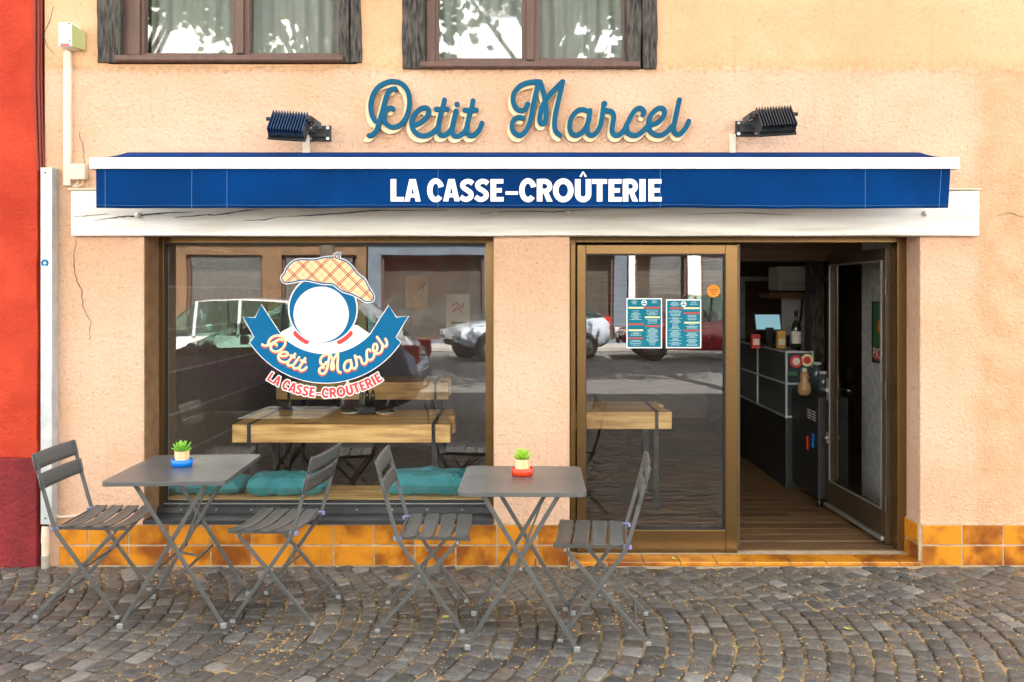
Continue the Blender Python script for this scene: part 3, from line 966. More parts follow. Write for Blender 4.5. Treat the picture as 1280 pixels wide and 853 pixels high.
def upper_window(xl0, xl1, xr0, xr1, py_sill0, py_sill1, sx0_, sx1_, fl, fr_, panes, pyb, zt=4.44, seed=0):
    zb = Z(py_sill1 + 1)
    timber(X(xl0), X(xl1), zb, zt + .1, -.012, .2, seed=seed + 1)
    if xr1 - xr0 > 26:
        mid = (xr0 + xr1) / 2
        timber(X(xr0), X(mid) - .004, zb, zt + .1, -.010, .2, seed=seed + 2); timber(X(mid) + .004, X(xr1), zb, zt + .1, -.016, .2, seed=seed + 3)
    else:
        timber(X(xr0), X(xr1), zb, zt + .1, -.012, .2, seed=seed + 4)
    yw = .055
    x0, x1 = X(fl, yw), X(fr_, yw)
    z0 = Z(py_sill0, yw)
    (a0, a1), (b0, b1) = panes
    fr = MB()
    zpb = Z(pyb, yw)
    edges = [x0, X(a0, yw), X(a1, yw), X(b0, yw), X(b1, yw), x1]
    fr.box((edges[0], yw, z0 - .02), (edges[1], yw + .07, zt)); fr.box((edges[2], yw, z0 - .02), (edges[3], yw + .07, zt)); fr.box((edges[4], yw, z0 - .02), (edges[5], yw + .07, zt))
    for i, j in ((1, 2), (3, 4)):
        fr.box((edges[i], yw + .004, z0 - .02), (edges[j], yw + .066, zpb)); fr.box((edges[i], yw + .004, zt - .07), (edges[j], yw + .066, zt))
    w = fr.build('upper_window', M['brown_frame'], bld, bevel=.004)
    bd = MB()
    bd.box((edges[0] + .012, yw - .018, z0 - .01), (edges[1] - .018, yw - .001, zt)); bd.box((edges[4] + .018, yw - .018, z0 - .01), (edges[5] - .012, yw - .001, zt))
    mx = (edges[2] + edges[3]) / 2
    bd.box((mx - .022, yw - .020, z0 + .0), (mx + .022, yw - .001, zt))
    bd.build('casement_bead', M['brown_frame'], w, bevel=.004)
    for i, j in ((1, 2), (3, 4)):
        mb = MB(); mb.add([(edges[i], yw + .03, zpb), (edges[j], yw + .03, zpb), (edges[j], yw + .03, zt - .07), (edges[i], yw + .03, zt - .07)], [(0, 1, 2, 3)])
        mb.build('pane', M['up_glass'], w, recalc=False)
    s = MB()
    q0, q1 = X(sx0_, -.03), X(sx1_, -.03)
    zz0, zz1 = Z(py_sill1 - 1, -.03), Z(py_sill0 + 1, -.03)
    s.add([(x, y, z) for x in (q0, q1) for (y, z) in ((yw + .02, zz1 + .025), (-.03, zz1), (-.032, zz0 + .01), (-.022, zz0), (yw + .02, zz0))],
          [(0, 1, 2, 3, 4), (9, 8, 7, 6, 5)] + [(k, (k + 1) % 5, (k + 1) % 5 + 5, k + 5) for k in range(5)])
    s.build('sill', M['brown_frame'], w, bevel=.003)
    c = MB()
    for i, j in ((1, 2), (3, 4)):
        c.grid(40, 4, lambda u, v, a=edges[i] - .03, b=edges[j] + .03: Vector((a + (b - a) * u, yw + .17 + .018 * sin(u * 44 + v), zpb - .1 + (zt - zpb + .1) * v)))
    if c.v: c.build('brightening_curtain', M['brightening_curtain'], w, recalc=False)  # pale cloth added behind every pane to brighten the upper windows
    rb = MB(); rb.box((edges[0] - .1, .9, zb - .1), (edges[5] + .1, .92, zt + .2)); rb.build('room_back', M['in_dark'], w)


upper_window(122, 152, 424, 452, 68, 78, 143, 428, 150, 426, ((180, 290), (312, 422)), 66, seed=1)
upper_window(503, 531, 783, 821, 76, 86, 525, 800, 531, 786, ((548, 652), (674, 779)), 72.5, seed=20)

# ------------------------------------------------------------------ the red neighbour and what hangs at the joint
red = tag(empty('neighbour_building'), 'bright red plastered house with dark red base at the left edge', 'building')
mb = MB(); zd = Z(572)
nz = 60
vs = []
for j in range(nz + 1):
    z = zd + (EAVE - zd) * j / nz
    e = X(48.5) + .012 * mnoise.noise(Vector((z * 3.3, 2, 0))) + .006 * mnoise.noise(Vector((z * 15, 5, 0)))
    vs += [(-9.0, -.015, z), (e, -.015, z), (e, .3, z), (-9.0, .3, z)]
fs = [(j * 4 + k, j * 4 + (k + 1) % 4, (j + 1) * 4 + (k + 1) % 4, (j + 1) * 4 + k) for j in range(nz) for k in range(4)] + [(0, 1, 2, 3), (nz * 4 + 3, nz * 4 + 2, nz * 4 + 1, nz * 4)]
mb.add(vs, fs)
mb.build('wall', M['red_plaster'], red, bevel=.004)
MB().box((-9.0, -.03, -.3), (X(49.5), .3, zd - .001)).build('plinth', M['darkred_plaster'], red, bevel=.008)
mb = MB(); mb.add([(-9, -.35, EAVE), (WX0 - .02, -.35, EAVE), (WX0 - .02, 4.2, EAVE + 2.2), (-9, 4.2, EAVE + 2.2), (-9, 8.4, EAVE), (WX0 - .02, 8.4, EAVE)], [(0, 1, 2, 3), (3, 2, 5, 4)]); mb.build('roof', M['roof'], red, solid=.18)
mb = MB(); mb.box((-9, 8.1, -.3), (WX0 - .02, 8.4, EAVE)); mb.box((-9, .3, -.3), (-8.8, 8.1, EAVE)); mb.build('outer_wall', M['in_dark'], red)
mb = MB()
for k, px in enumerate((46.5, 49.0, 51.0, 53.2)):
    pts = []
    for j in range(40):
        z = Z(214) + (5.4 - Z(214)) * j / 39
        pts.append((X(px + (3.5 - k * .3) * max(0, 1 - (z - Z(214)) / .55)) + .004 * mnoise.noise(Vector((z * 2.4, k * 7, 1))), -.022 + .01 * (k % 2), z))
    mb.tube(pts, .0055 + .001 * (k == 0), 8)
tag(mb.build('cable_bundle', M['cable']), 'dark red cables hanging down the seam between red house and peach wall', 'cables')
# galvanised channel cover
mb = MB(); zc0, zc1 = Z(655, -.06), Z(210, -.06)
mb.box((X(51, -.07), -.072, zc0), (X(65, -.07), -.068, zc1)); mb.box((X(51, -.07), -.068, zc0), (X(51, -.07) + .004, -.002, zc1)); mb.box((X(65, -.07) - .004, -.068, zc0), (X(65, -.07), -.006, zc1))
mb.box((X(65, -.07), -.006, zc0), (X(71), -.002, zc1)); mb.box((X(51, -.07) + .004, -.068, zc1 - .003), (X(65, -.07) - .004, -.002, zc1 - .0005))
ch = tag(empty('cable_cover'), 'tall galvanised steel channel covering cables beside the red house', 'cable cover')
mb.build('channel', M['zinc'], ch, bevel=.0015)
mb = MB()
for py in (216, 640): mb.lathe([(0, 0), (.005, 0), (.005, .004), (0, .005)], n=8)
for k, v in enumerate(mb.v):
    i = k // 32
    mb.v[k] = (X(57, -.07) + v[0], -.0725 - v[2], Z((216, 648)[i], -.07) + v[1])
pieces(mb, 'screw', M['steel_dark'], ch)
mb = MB()
for k in range(9):
    z = Z(230 + k * 47)
    mb.box((X(65.4, -.05), -.045, z - .012), (X(65.4, -.05) + .0065, -.020, z + .012))
pieces(mb, 'slot', M['steel_dark'], ch)
c = W(56, 329, -.074)
v2, tr = union([disc((0, 0), .022, 20)])
st = MB().flat(v2, tr, lambda u, v, d: Vector((c.x + u, d, c.z + v)), -.0738, -.0722).build('round_sticker', M['sticker_blue'])
tag(st, 'small round blue sticker on the galvanised steel channel', 'sticker')
v2, tr = union([disc((0, 0), .009, 12), rect(-.015, -.034, .015, -.016)])
MB().flat(v2, tr, lambda u, v, d: Vector((c.x + u, d, c.z + v)), -.0748, -.0739).build('print', M['menu_text'], st)
# drain stub below
dp = tag(empty('drain_pipe'), 'short worn cream and grey drain pipe at the foot of the red plinth', 'pipe')
mb = MB(); cx = X(57, -.05); mb.lathe([(.021, .06), (.021, .14), (.024, .16), (.021, .24), (.019, .245), (0, .245)], c=(cx, -.05, 0), n=20); mb.build('upper_sleeve', M['cream_plastic'], dp)
mb = MB(); mb.lathe([(.023, -.03), (.023, .075), (.0, .075)], c=(cx, -.05, 0), n=20); mb.build('lower_sleeve', mk('grimy_pipe', (.26, .24, .19), (.42, .36, .27), 9, 5, .8), dp)
mb = MB(); mb.tube([(cx - .006, -.05, .24), (cx - .006, -.05, .34)], .006, 8); mb.tube([(cx + .007, -.052, .24), (cx + .008, -.052, .33)], .006, 8); pieces(mb, 'cable', M['steel_dark'], dp)
# thin conduit along the tiles behind the left chair
mb = MB(); mb.tube([(X(66), -.02, Z(629)), (X(70), -.016, Z(641)), (X(75), -.016, Z(646)), (X(90), -.016, Z(645)), (X(118), -.016, Z(641)), (X(131), -.016, Z(639))], .0085, 10)
tag(mb.build('conduit', M['cream_plastic']), 'thin peach painted conduit just above the ochre tiles behind the left chair', 'conduit')
# fixing holes with plugs near it
# socket box top left
sb = tag(empty('socket_box'), 'yellowed outdoor socket box with red label high on the left of the wall', 'socket box')
b0, b1 = W(73, 28, -.11), W(89.5, 58, -.11)
mb = MB(); mb.box((b0.x, -.11, b1.z), (b1.x, -.0, b0.z)); mb.build('housing', [M['white_plastic']], sb, bevel=.004)
mb = MB(); mb.add([(b1.x + .0005, -.106, b0.z - .01), (b1.x + .0005, -.0, b0.z - .02), (b1.x + .0005, -.0, b1.z), (b1.x + .0005, -.106, b1.z + .002), (b1.x + .03, -.012, b0.z - .03), (b1.x + .03, -.012, b1.z + .003)],
                [(0, 3, 5, 4), (0, 4, 1), (3, 2, 5), (1, 4, 5, 2)])
mb.build('side_flap', M['olive_plastic'], sb)
l0, l1 = W(75.5, 54.5, -.1115), W(87, 58.0, -.1115)
MB().box((l0.x, -.1125, l1.z + .002), (l1.x, -.1105, l0.z)).build('label', M['pink'], sb)
mb = MB()
for px, py in ((86.5, 29.6), (86.5, 51.5)):
    p = W(px, py, -.111); mb.box((p.x - .004, -.1125, p.z - .004), (p.x + .004, -.1102, p.z + .004))
for px, py in ((91, 32), (93, 44.5)):
    p = W(px, py, -.06); mb.box((p.x - .006, -.064, p.z - .006), (p.x + .007, -.05, p.z + .006))
pieces(mb, 'screw', M['steel_dark'], sb)
mb = MB(); mb.box((X(82), -.028, Z(233)), (X(91), .0, Z(66))); mb.box((X(85), -.02, Z(66)), (X(89), 0, Z(58)))
tag(mb.build('cable_trunking', M['cream_plastic'], bevel=.003), 'vertical cream cable trunking running from the socket box down to the lintel', 'trunking')
jb = tag(empty('junction_box'), 'square cream junction box left of the awning', 'junction box')
mb = MB(); mb.box((X(92), -.045, Z(226)), (X(111), 0, Z(206))); mb.build('lid', M['cream_plastic'], jb, bevel=.008, seg=3)
mb = MB(); mb.tube([(X(100), -.02, Z(226)), (X(99), -.02, Z(231)), (X(93), -.02, Z(234))], .005, 8); mb.tube([(X(106), -.02, Z(226)), (X(105), -.02, Z(232)), (X(97), -.03, Z(235))], .005, 8); pieces(mb, 'cable', M['cream_plastic'], jb)

# ------------------------------------------------------------------ awning
aw = tag(empty('awning'), 'dark blue folding awning with white front bar and white lettering over the shopfront', 'awning')
YA = -.35
ax0, ax1 = X(113, YA), X(1198, YA)
za0, za1 = Z(211, YA), Z(197, YA)
mb = MB(); zm = (za0 + za1) / 2
mb.add([(x, y, z) for x in (ax0, ax1) for (y, z) in ((YA, za1), (YA - .004, zm + .003), (YA + .004, zm + .001), (YA + .004, zm - .001), (YA - .002, zm - .003), (YA, za0), (YA + .06, za0), (YA + .07, za1))],
       [tuple(range(8)), tuple(range(15, 7, -1))] + [(k, (k + 1) % 8, (k + 1) % 8 + 8, k + 8) for k in range(8)])
mb.build('front_bar', M['white_paint'], aw, bevel=.002)
mb = MB()
for x, s in ((ax0, -1), (ax1, 1)): mb.box((x - .004, YA - .006, za0 - .003), (x + .004, YA + .074, za1 + .003))
pieces(mb, 'end_cap', M['white_paint'], aw, bevel=.004)
fx0, fx1 = X(121, YA), X(1190, YA)
ztop, zfr = 2.432, za1 + .002
mb = MB(); mb.grid(80, 8, lambda u, v: Vector((fx0 + (fx1 - fx0) * u + (.012 - .03 * u) * (1 - v), -.01 + (YA + .03 + .01) * v, ztop + (zfr - ztop) * v + .004 * sin(u * 60) * sin(v * pi) - .006 * sin(v * pi))))
mb.build('canopy', M['blue_fabric'], aw, solid=.003)
vz1, vz0 = za0 + .004, Z(260, YA)
YV = YA + .018


def valance(u, v):
    """u along, v down"""
    x = fx0 - .012 + (fx1 - fx0 + .012) * u
    z = vz1 + (vz0 - vz1) * v
    y = YV + v * (.020 * mnoise.noise(Vector((x * 1.3, 0, 3))) + .013 * mnoise.noise(Vector((x * 4.1, 0, 8)))) - .002
    z += v * (.009 * mnoise.noise(Vector((x * .9, 4, 0))) + .004 * mnoise.noise(Vector((x * 4, 4, 7))))
    x += v * (-.012 if u > .97 else 0)
    return Vector((x, y, z))


mb = MB(); mb.grid(160, 8, valance); mb.build('valance', M['blue_fabric'], aw, solid=.002)
sm = MB()
for u in (.0105, .112, .153, .40, .66, .90, .989):
    sm.grid(1, 16, lambda a, b, u=u: valance(u + a * .0005, b) + Vector((0, -.0016, 0)))
sm.grid(160, 1, lambda a, b: valance(a, .925 + b * .006) + Vector((0, -.0016, 0)))
sm.build('stitching', M['seam'], aw, recalc=False)
lu = lambda px: (X(px, YV) - fx0 + .012) / (fx1 - fx0 + .012)
cap = 27.9 / F * (D + YV); tx0 = X(488.5, YV); tz0 = Z(252.2, YV)
v2, tr = union([[(tx0 + a * cap, tz0 + b * cap) for a, b in q] for q in casse_polys()])


def on_valance(x, z, d):
    u = (x - fx0 + .012) / (fx1 - fx0 + .012); v = (z - vz1) / (vz0 - vz1)
    p = valance(u, v)
    return Vector((x, p.y - .0045 - d, z))


MB().flat(v2, tr, on_valance, .0009, .0).build('lettering', M['white_print'], aw)
mb = MB()
for x in (-1.75, .05, 1.85):
    mb.bar([(x, -.02, 2.33), (x + .25, -.18, 2.325), (x + .02, YA + .05, 2.32)], (0, 0, 1), .03, .02)
pieces(mb, 'folding_arm', M['white_paint'], aw)
MB().box((fx0 + .05, -.09, 2.35), (fx1 - .05, -.02, 2.40)).build('roller', M['white_paint'], aw)

# ------------------------------------------------------------------ name sign
for nm, paths, dots in (('Petit', PETIT, PETIT_DOTS), ('Marcel', MARCEL, MARCEL_DOTS)):
    root = tag(empty('wall_sign'), 'teal script sign reading %s on cream backing between awning and upper window' % nm, 'sign')
    fn = lambda u, v, d: Vector((X(u, -.04), d, Z(v, -.04)))
    fb = lambda u, v, d: Vector((X(u - 3.0, -.015), d, Z(v + 5.6, -.015)))
    v2, tr = union(script_polys(paths, dots, 6.1)); MB().flat(v2, tr, fn, -.040, -.025).build('teal_lettering', M['teal_sign'], root)
    v2, tr = union(script_polys(paths, dots, 6.3)); MB().flat(v2, tr, fb, -.0245, -.004).build('cream_backing', M['cream_sign'], root)

# ------------------------------------------------------------------ floodlights
def flood(cx_px, cy_px, side, mat, label, plate_px):
    """side +1: wall plate on the right"""
    Y0 = -.20
    root = tag(empty('floodlight', (X(cx_px, Y0), Y0, Z(cy_px, Y0))), label, 'floodlight', 'floodlights above the awning')
    tilt = Matrix.Rotation(radians(-34), 4, 'X') @ Matrix.Rotation(radians(side * 5), 4, 'Y')
    mb = MB(); mb.box((-.104, .012, -.075), (.104, .035, .080), tilt); mb.box((-.110, .035, -.088), (.110, .048, .085), tilt)
    mb.build('lamp_housing', M['black_metal'], root, bevel=.004)
    mb = MB()
    for k in range(13):
        x = -.098 + k * .196 / 12
        mb.box((x - .0025, -.028, -.072), (x + .0025, .012, .074), tilt)
    mb.build('cooling_fin', mat, root)
    mb = MB(); mb.box((-.102, .008, -.074), (.102, .0118, .076), tilt); mb.build('back_plate', mat, root)
    mb = MB(); mb.add([tilt @ Vector(p) for p in ((-.1, .0485, -.08), (.1, .0485, -.08), (.1, .0485, .08), (-.1, .0485, .08))], [(0, 1, 2, 3)]); mb.build('lens', M['sticker_white'], root)
    mb = MB()
    for s in (-1, 1): mb.tube([(s * .104, .0, .028), (s * .124, .0, .028)], .011, 10)
    mb.bar([(side * .118, -.004, .03), (side * .126, .06, .028), (side * .170, .07, .000)], (0, 0, 1), .012, .035)
    mb.tube([tilt @ Vector(q) for q in ((side * .05, .03, .075), (side * .06, .03, .095), (side * .075, .03, .10), (side * .09, .03, .09), (side * .095, .03, .07))], .006, 8)
    pieces(mb, 'bracket', M['black_metal'], root)
    px = X(plate_px, 0) - X(cx_px, Y0); pz = Z(cy_px + 12.5, 0) - Z(cy_px, Y0)
    mb = MB(); mb.box((px - .045, -Y0 - .035, pz - .026), (px + .045, -Y0 - .002, pz + .026)); mb.box((px - .068, -Y0 - .012, pz - .046), (px + .068, -Y0 - .001, pz + .046))
    mb.bar([(px - side * .02, -Y0 - .045, pz), (px - side * .10, .10, pz + .03), (side * .125, .05, .0)], (0, 0, 1), .022, .012)
    mb.build('wall_plate', M['black_metal'], root, bevel=.004)
    mb = MB()
    for a in (-.05, .05):
        for b in (-.031, .031):
            mb.tube([(px + a, -Y0 - .0125, pz + b), (px + a, -Y0 - .022, pz + b)], .0085, 10)
    pieces(mb, 'screw', M['screw'], root)
    return root


flood(360.5, 155, 1, M['blue_black'], 'blue-black finned floodlight left of the name sign', 400)
flood(969.5, 149, -1, M['black_metal'], 'black finned floodlight right of the name sign', 933)
for a, b, t, lab in ((379, 388, 170, 'short cream cable duct under the left floodlight'), (911, 918.5, 169, 'short cream cable duct under the right floodlight')):
    tag(MB().box((X(a), -.022, Z(200)), (X(b), 0, Z(t))).build('cable_duct', M['cream_plastic'], bevel=.002), lab, 'cable duct')

# ------------------------------------------------------------------ window decal
dec = tag(empty('window_decal'), 'round window decal with plaid beret over white roundel and blue ribbon banner lettered in script', 'decal')
YS = GY - .004
C4 = lambda a, b: (290 + a / 5.3333, 370 + b / 5.3333)
C5 = lambda a, b: (330 + a / 8.0, 310 + b / 8.0)
DC, RI, RO = (622, -22), 410.0, 602.0


def layer(k): return lambda u, v, d: Vector((X(u, YS), YS - .0006 * k + d, Z(v, YS)))


def put(polys, name, mat, k):
    v2, tr = union([ccw(q) for q in polys])
    return MB().flat(v2, tr, layer(k), 0, .0004).build(name, M[mat], dec)


def polar(r, deg):  # degrees from straight down, positive to the right
    a = radians(deg); return (DC[0] + r * sin(a), DC[1] + r * cos(a))


rib = [polar(RO, -56.5 + 113 * k / 40) for k in range(41)] + [(1090, 275), (1175, 135), (1095, 145), (1045, 65)] + [polar(RI, 47 - 93 * k / 40) for k in range(41)] + [(195, 60), (155, 148), (75, 140), (150, 275)]
rib = [C4(*p) for p in rib]
def tri_poly(p):
    t = tessellate_polygon([[Vector((a, b, 0)) for a, b in p]])
    return [[p[i] for i in q] for q in t]
put(tri_poly(rib) + stroke(rib, 2.0, closed=True, round_ends=False), 'ribbon_outline', 'sticker_white', 0)
put(tri_poly(rib), 'ribbon', 'sticker_blue', 2)
pan_ = [C4(*p) for p in [(325, 243), (400, 203), (835, 195), (925, 258)]] + [C4(*polar(RI + 4, 44 - 88 * k / 30)) for k in range(31)]
put(tri_poly(ccw(pan_)), 'white_panel', 'sticker_white', 1)
rc = C5(590, 612)
put(stroke(arc(rc[0], rc[1], 45.5, 45.5, 42, 63, 8), 7), 'red_trim', 'sticker_red', 2); put(stroke(arc(rc[0], rc[1], 45.5, 45.5, 117, 138, 8), 7), 'red_trim', 'sticker_red', 2)
put([disc(rc, 43.6, 64)], 'roundel_outline', 'sticker_white', 3)
put([disc(rc, 42.0, 64)], 'roundel_ring', 'sticker_blue', 4)
put([disc(C5(572, 665), 34.6, 64)], 'roundel', 'sticker_white', 5)
ber = smooth_line([C5(*p) for p in [(200, 335), (185, 295), (215, 260), (235, 210), (290, 150), (360, 125), (440, 127), (520, 125), (600, 107), (690, 100), (740, 115), (820, 145), (880, 200), (930, 265), (1000, 320), (1040, 400), (1090, 480), (1075, 525), (1020, 530), (970, 500), (880, 455), (800, 430), (740, 390), (690, 355), (600, 350), (520, 335), (440, 318), (370, 318), (290, 335), (230, 345)]], 4)
stem = [C5(*p) for p in [(700, 105), (715, 72), (735, 58), (758, 56), (750, 85), (742, 112)]]
put(tri_poly(ber) + stroke(ber, 5.4, closed=True) + stroke(stem, 5.4), 'cap_outline', 'sticker_white', 6)
put(tri_poly(ber) + stroke(ber, 3.4, closed=True) + stroke(stem, 3.4), 'cap_edge', 'sticker_blue', 7)
put(tri_poly(ber) + stroke(stem, .9), 'cap', 'plaid', 8)


def arc_script(p, lift=0.0):
    th = -51.4 + 104.1 * (p[0] - 457.5) / (862.0 - 457.5)
    r = 545.0 - .37 * (170.5 - p[1]) * 5.3333 + lift
    return C4(*polar(r, th))


ap = []
for paths, dots in ((PETIT, PETIT_DOTS), (MARCEL, MARCEL_DOTS)):
    ap += [[arc_script(q) for q in smooth_line(s)] for s in paths]
    dd = [arc_script(c) for c, r in dots]
    ap += [[q, (q[0] + .3, q[1])] for q in dd]
put([p for s in ap for p in stroke([(a + .0, b + 1.6) for a, b in s], 3.4)], 'script_underlay', 'sticker_red', 3)
put([p for s in ap for p in stroke(s, 2.9)], 'script', 'sticker_cream', 4)


def arc_caps(q):
    u, v = q
    th = -34.0 + 67.5 * u / CASSE_W
    return C4(*polar(702.0 - v * 66, th))


put([[arc_caps(p) for p in q] for q in casse_polys(.085)], 'caps_outline', 'sticker_white', 1)
put([[arc_caps(p) for p in q] for q in casse_polys()], 'caps', 'sticker_red', 2)

# ------------------------------------------------------------------ menus on the fixed pane
YM = y0 + .026


def menu(px0, px1, py0, py1, bars, cols, label, rows):
    x0_, x1_, z0_, z1_ = X(px0, YM), X(px1, YM), Z(py1, YM), Z(py0, YM)
    o = MB().box((x0_, YM, z0_), (x1_, YM + .001, z1_)).build('menu_sheet', M['sticker_white'])
    tag(o, label, 'menu')
    e = .0065
    MB().box((x0_ + e, YM - .0005, z0_ + e), (x1_ - e, YM - .0001, z1_ - e)).build('teal_print', M['menu_teal'], o)
    for mat, lst in bars.items():
        mb = MB()
        for a, b, c in lst:
            mb.box((x0_ + (x1_ - x0_) * a, YM - .001, z1_ - (z1_ - z0_) * (c + .032)), (x0_ + (x1_ - x0_) * b, YM - .0006, z1_ - (z1_ - z0_) * c))
        mb.build('heading_bar', M[mat], o)
    mb = MB()
    v2, tr = union([disc(((x0_ + x1_) / 2, z1_ - .028), .017, 24)])
    MB().flat(v2, tr, lambda u, v, d: Vector((u, d, v)), YM - .001, YM - .0006).build('emblem', M['sticker_white'], o)
    v2, tr = union([rect((x0_ + x1_) / 2 - .013, z1_ - .036, (x0_ + x1_) / 2 + .013, z1_ - .029), disc(((x0_ + x1_) / 2, z1_ - .020), .006, 12)])
    MB().flat(v2, tr, lambda u, v, d: Vector((u, d, v)), YM - .0014, YM - .0011).build('emblem_ribbon', M['menu_teal'], o)
    rnd = random.Random(rows)
    mb = MB()
    for (a, b, c0, c1) in cols:
        c = c0
        while c < c1:
            wd = (b - a) * rnd.uniform(.35, .95)
            m = (a + b) / 2
            x = m - wd / 2
            while x < m + wd / 2:                       # word by word
                e2 = min(x + rnd.uniform(.02, .06), m + wd / 2)
                mb.box((x0_ + (x1_ - x0_) * x, YM - .0009, z1_ - (z1_ - z0_) * (c + .009)), (x0_ + (x1_ - x0_) * e2, YM - .0006, z1_ - (z1_ - z0_) * c))
                x = e2 + .012
            c += .0195 if rnd.random() > .16 else .034
    mb.build('small_print', M['menu_text'], o)


menu(783, 827.5, 373, 435.5, {'menu_yellow': [(.06, .48, .175), (.52, .94, .365), (.06, .47, .625)], 'menu_red': [(.5, .94, .175), (.05, .47, .505), (.53, .93, .545), (.05, .46, .785)]},
     [(.08, .45, .25, .44), (.54, .92, .235, .33), (.54, .92, .42, .50), (.54, .92, .60, .93), (.08, .45, .68, .75), (.08, .45, .845, .94), (.1, .35, .05, .13), (.66, .92, .05, .10)], 'teal printed menu sheet, left of the two taped inside the glass', 3)
menu(832.5, 876.5, 374.5, 435.5, {'menu_yellow': [(.5, .95, .165), (.52, .95, .46)], 'menu_red': [(.12, .46, .165), (.52, .95, .265), (.52, .95, .62)]},
     [(.06, .47, .22, .95), (.55, .93, .32, .43), (.55, .93, .51, .59), (.55, .93, .68, .95), (.1, .4, .05, .13), (.66, .92, .05, .12)], 'teal printed menu sheet, right of the two taped inside the glass', 4)
c = W(892, 364, YM)
v2, tr = union([disc((0, 0), .039, 28)])
o = MB().flat(v2, tr, lambda u, v, d: Vector((c.x + u, d, c.z + v)), YM, YM + .001).build('round_sticker', M['orange']); tag(o, 'round orange sticker at upper right of the fixed glass pane', 'sticker')
v2, tr = union([rect(-.026, .004, .026, .010), rect(-.02, -.008, .022, -.003), rect(-.012, -.021, .012, -.016)])
MB().flat(v2, tr, lambda u, v, d: Vector((c.x + u, d, c.z + v)), YM - .001, YM - .0004).build('print', M['ink'], o)

exec_later = []
# ------------------------------------------------------------------ interior
RX0, RX1, RY1, RZ1 = -2.45, 2.62, 5.6, 2.28
mb = MB(); yy = .36; rnd = random.Random(5)
while yy < RY1:
    x = RX0 - rnd.random()
    while x < 3.9:
        l = rnd.uniform(.7, 1.3)
        a, b = max(x, RX0), min(x + l, 3.9)
        if b > a: mb.box((a + .001, yy + .001, .02), (b - .001, yy + .138, .040))
        x += l
    yy += .14
struct(mb.build('interior_floor', M['plank'], bevel=.0015), 'brown oak plank floor inside the cafe')
struct(MB().box((hd[0], .19, -.02), (hd[1], .36, .034)).build('door_sill', M['plank']), 'wooden strip floor in the doorway')
struct(MB().box((RX0 - .1, .36, -.1), (3.9, RY1, .018)).build('subfloor', M['in_dark']), 'subfloor')
struct(MB().box((RX0 - .12, .36, 0), (RX0, RY1, 2.3)).build('interior_brick_wall', M['in_brick']), 'dark brick side wall inside the cafe')
mb = MB(); mb.box((RX0, RY1, 0), (3.9, RY1 + .1, 2.3)); struct(mb.build('interior_back_wall', M['in_wood']), 'dark boarded back wall inside the cafe')
mb = MB(); mb.box((RX0, 3.6, 0), (.2, 3.66, 2.3)); struct(mb.build('interior_partition', M['in_dark']), 'dark partition wall inside the cafe')
struct(MB().box((3.9, 1.52, 0), (4.0, RY1, 2.3)).build('interior_end_wall', M['in_wood']), 'dark boarded end wall of the cafe')
struct(MB().box((RX1, .36, 0), (RX1 + .1, 1.5, 2.3)).build('interior_side_wall', M['in_grey']), 'grey rough plaster wall inside the cafe beside the door')
struct(MB().box((RX0 - .12, .36, RZ1), (4.0, RY1, RZ1 + .1)).build('interior_ceiling', M['in_ceil']), 'interior ceiling')
tag(MB().box((1.35, 1.7, 1.86), (3.9, 1.95, 2.08)).build('ceiling_beam', M['in_wood'], bevel=.01), 'dark timber ceiling beam inside the doorway', 'beam')
tag(timber(X(1013, 2.1), X(1031, 2.1), .04, 2.2, 2.1, 2.25, 'timber_column', 40), 'rough black timber column behind the open door', 'column')
for o in bpy.data.objects:
    if o.name == 'timber_column': o.parent = None


def dining_table(x0, x1, y0_, y1_, top, th, label, n):
    root = tag(empty('plank_table', ((x0 + x1) / 2, (y0_ + y1_) / 2, .04)), label, 'table')
    mb = MB(); cx_, cy_ = (x0 + x1) / 2, (y0_ + y1_) / 2
    w = (y1_ - y0_) / n
    for k in range(n): mb.box((x0 - cx_, y0_ - cy_ + k * w + .002, top - th - .04), (x1 - cx_ - (.02 * (k % 3)), y0_ - cy_ + (k + 1) * w - .002, top - .04))
    mb.build('tabletop', M['wood'], root, bevel=.004)
    for s in (-1, 1):
        b = MB(); xx = s * ((x1 - x0) / 2 - .11)
        b.box((xx - .012, -(y1_ - y0_) / 2 - .003, top - th - .041), (xx + .012, -(y1_ - y0_) / 2 + .002, top - .038))
        b.box((xx - .012, -(y1_ - y0_) / 2 - .003, top - .0385), (xx + .012, (y1_ - y0_) / 2, top - .0365))
        b.build('steel_strap', M['steel_dark'], root)
        lg = MB(); lg.box((xx - .02, -.28, 0), (xx + .02, -.24, top - th - .042)); lg.box((xx - .02, .24, 0), (xx + .02, .28, top - th - .042)); pieces(lg, 'leg', M['steel_dark'], root)
    return root


dining_table(X(290, .5), X(563, .5), .5, 1.22, Z(531, .5), .118, 'thick pale wood plank table behind the shop window', 6)
dining_table(X(690, 1.1), X(840, 1.1), 1.1, 1.7, Z(515, 1.1), .125, 'thick block wood table behind the fixed door pane', 5)
dining_table(X(345, 2.3), X(560, 2.3), 2.3, 2.8, Z(478, 2.3), .15, 'second plank table deeper inside the cafe', 5)
